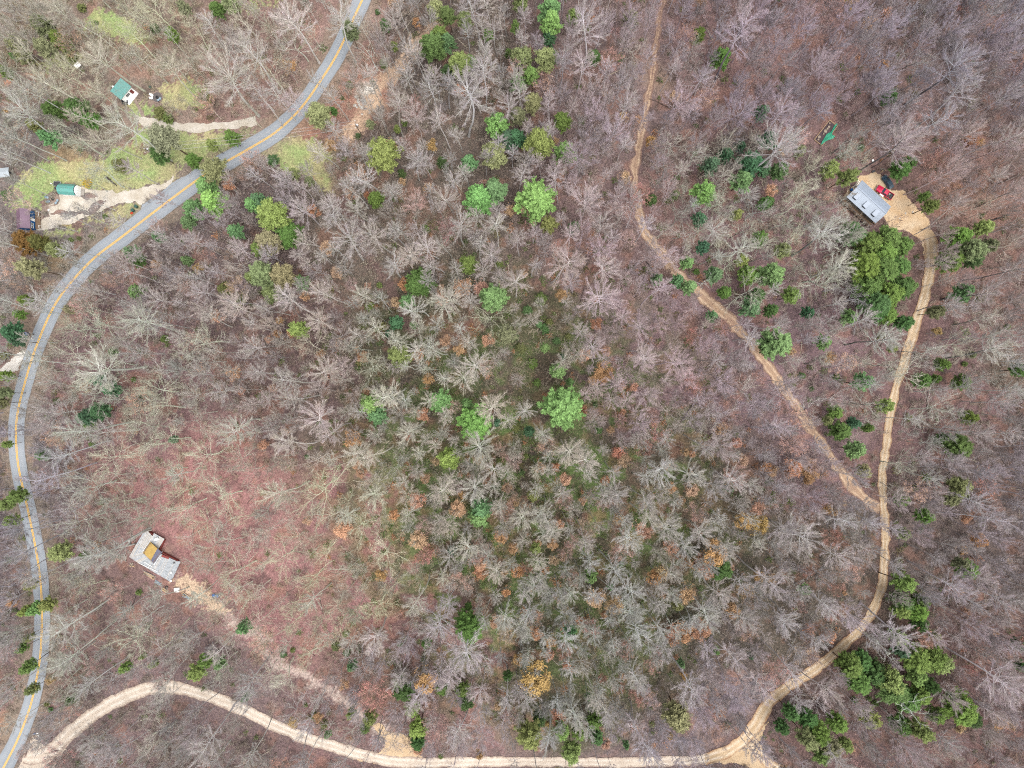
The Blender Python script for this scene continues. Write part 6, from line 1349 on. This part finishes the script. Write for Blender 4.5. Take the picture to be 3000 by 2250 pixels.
# -- utility poles and the three wires
PO = [tile(0,0,940,965), tile(1,0,645,808)]
tops = []
for k, (px, py) in enumerate(PO):
    p = thing('utility_pole', ['wooden utility pole on the lawn between the two upper left drives', 'wooden utility pole on the dirt cut below the pale rocks'][k], 'utility pole', px, py, ang(*PO[0], *PO[1]), h=9.2)
    part(p, 'pole', M_POLE, lambda m: m.tube([(0, 0, -.5), (0, 0, 9.6)], [.17, .11], 10)); part(p, 'crossarm', M_POLE, lambda m: m.box((0, 0, 9.2), (.12, 2.3, .12)))
    for y in (-1.0, 0, 1.0): part(p, 'insulator', M_WHITE_P, lambda m, y=y: m.disc((0, y), .09, 9.27 if y else 9.6, 10, .22))
    part(p, 'transformer', M_CHROME, lambda m: (m.disc((.38, .1), .26, 7.9, 14, .9)))
    part(p, 'brace', M_POLE, lambda m: (m.tube([(.08, 0, 8.5), (.08, .7, 9.15)], .03, 4), m.tube([(.08, 0, 8.5), (.08, -.7, 9.15)], .03, 4)))
    tops.append(p)
bpy.context.view_layer.update()
for y, lb in ((-1.0, 'lower wire'), (0, 'middle wire'), (1.0, 'upper wire')):
    A, B_ = [np.array(t.matrix_world @ __import__('mathutils').Vector((0, y, 9.5 if y else 9.83))) for t in tops]
    P = [A*(1-t)+B_*t-np.array([0, 0, 4*1.3*t*(1-t)]) for t in np.linspace(0, 1, 24)]
    m = MB(); m.tube(P, .035, 4); o = m.build('power_line', M_WIRE); tag(o, lb+' strung across the road between the two utility poles', 'wire', 'wires between the utility poles')

# -- logs and poles on the ground
LOGS = [((1,1,740,470),(1,1,870,400),.16,M_LOGD,'dark log lying beside the deep green shrubs left of centre'), ((2,0,620,492),(2,0,815,405),.14,M_LOGP,'long pale fallen trunk left of the upper dirt track'),
 ((2,1,375,890),(2,1,430,760),.10,M_LOGP,'thin pale trunk above the big lone bright pine'), ((2,1,1090,1080),(2,1,1172,960),.15,M_LOGD,'dark fallen trunk in the pinkish wood right of centre'),
 ((2,1,870,40),(2,1,925,105),.14,M_LOGD,'short dark log just left of the diagonal dirt track'), ((3,0,1390,1240),(3,0,1600,1140),.14,M_LOGD,'long dark fallen trunk near the right edge level with the house'),
 ((3,0,1440,1430),(3,0,1560,1395),.22,M_LOGD,'charred black log near the right edge below the house'), ((2,2,470,640),(2,2,515,880),.09,M_LOGD,'thin reddish dead trunk lying in the lower middle wood'),
 ((2,2,690,1240),(2,2,718,960),.08,M_LOGP,'thin tan trunk lying in the lower middle wood'), ((2,2,680,1300),(2,2,740,1235),.14,M_LOGD,'short dark log in the lower middle wood'),
 ((0,2,860,620),(0,2,880,545),.12,M_LOGD,'short dark log left of the plank cabin path'), ((0,2,295,1485),(0,2,345,1455),.14,M_LOGD,'short dark pole beside the gravel road mouth'),
 ((1,0,840,215),(1,0,990,90),.20,M_LOGD,'crooked black log between the road and the dirt cut'), ((0,0,390,1460),(0,0,480,1495),.09,M_LOGD,'thin dark pole lying beside the yellow grass strip'),
 ((0,0,690,1150),(0,0,760,1205),.22,M_LOGD,'dark leaning trunk on the lawn by the lower drive'), ((3,0,820,760),(3,0,880,742),.14,M_LOGD,'short black log in the upper right wood'),
 ((2,1,1020,1160),(2,1,1090,1090),.09,M_LOGP,'thin pale trunk below the dark one right of centre'), ((2,0,0,1060),(2,0,75,1010),.14,M_LOGD,'dark log below the upper middle pines'),
 ((1,2,790,1490),(1,2,825,1380),.14,M_LOGD,'dark snag across the tan dirt pad'), ((2,1,340,380),(2,1,400,300),.08,M_LOGP,'thin pale pole at the edge of the brushy clearing'), ((1,1,1500,650),(1,1,1550,780),.08,M_LOGD,'thin brown trunk above the brushy clearing')]
for a, b, r_, mt, lb in LOGS:
    A = TW(*a); B_ = TW(*b); m = MB(); r = np.random.default_rng(int(a[2]+b[3]))
    c = np.array([(A[0]+B_[0])/2, (A[1]+B_[1])/2]); P = []
    for t in np.linspace(0, 1, 7):
        q = np.array(A)*(1-t)+np.array(B_)*t+r.normal(0, .10, 2)*(0 < t < 1); P.append((q[0]-c[0], q[1]-c[1], float(terr(*q))-float(terr(*c))+r_*1.1+.05))
    m.tube(P, np.linspace(r_, r_*.45, 7)*1.25, 7)
    for t in (.35, .6, .8):
        k = int(t*6); d = r.normal(0, 1, 2); m.tube([P[k], (P[k][0]+d[0]*.6, P[k][1]+d[1]*.6, P[k][2]+.35)], [r_*.3, .02], 4)
    o = m.build('fallen_log', mt); o.location = G(*c); tag(o, lb, 'fallen log')

# yellow forsythia on the lawn
r = np.random.default_rng(12); pts = r.normal(0, 1, (170, 3))*[.62, .62, .45]+[0, 0, .9]; pts = pts[pts[:, 2] > .15]
x, y = W(*T7(1190, 205), .8); fo = empty('forsythia_bush', G(x, y)); tag(fo, 'bright yellow flowering bush at the edge of the lower drive', 'flowering shrub')
link('blossom', leaf_mesh('blossom', r, pts, 4, .08, .16, .12, mat=M_YEL), fo)
def st(m):
    for i in range(9): a = i*.7; m.tube([(0, 0, -.05), (.25*math.cos(a), .25*math.sin(a), .6), (.5*math.cos(a), .5*math.sin(a), 1.1)], [.03, .02, .01], 4)
part(fo, 'stem', M_LOGD, st)
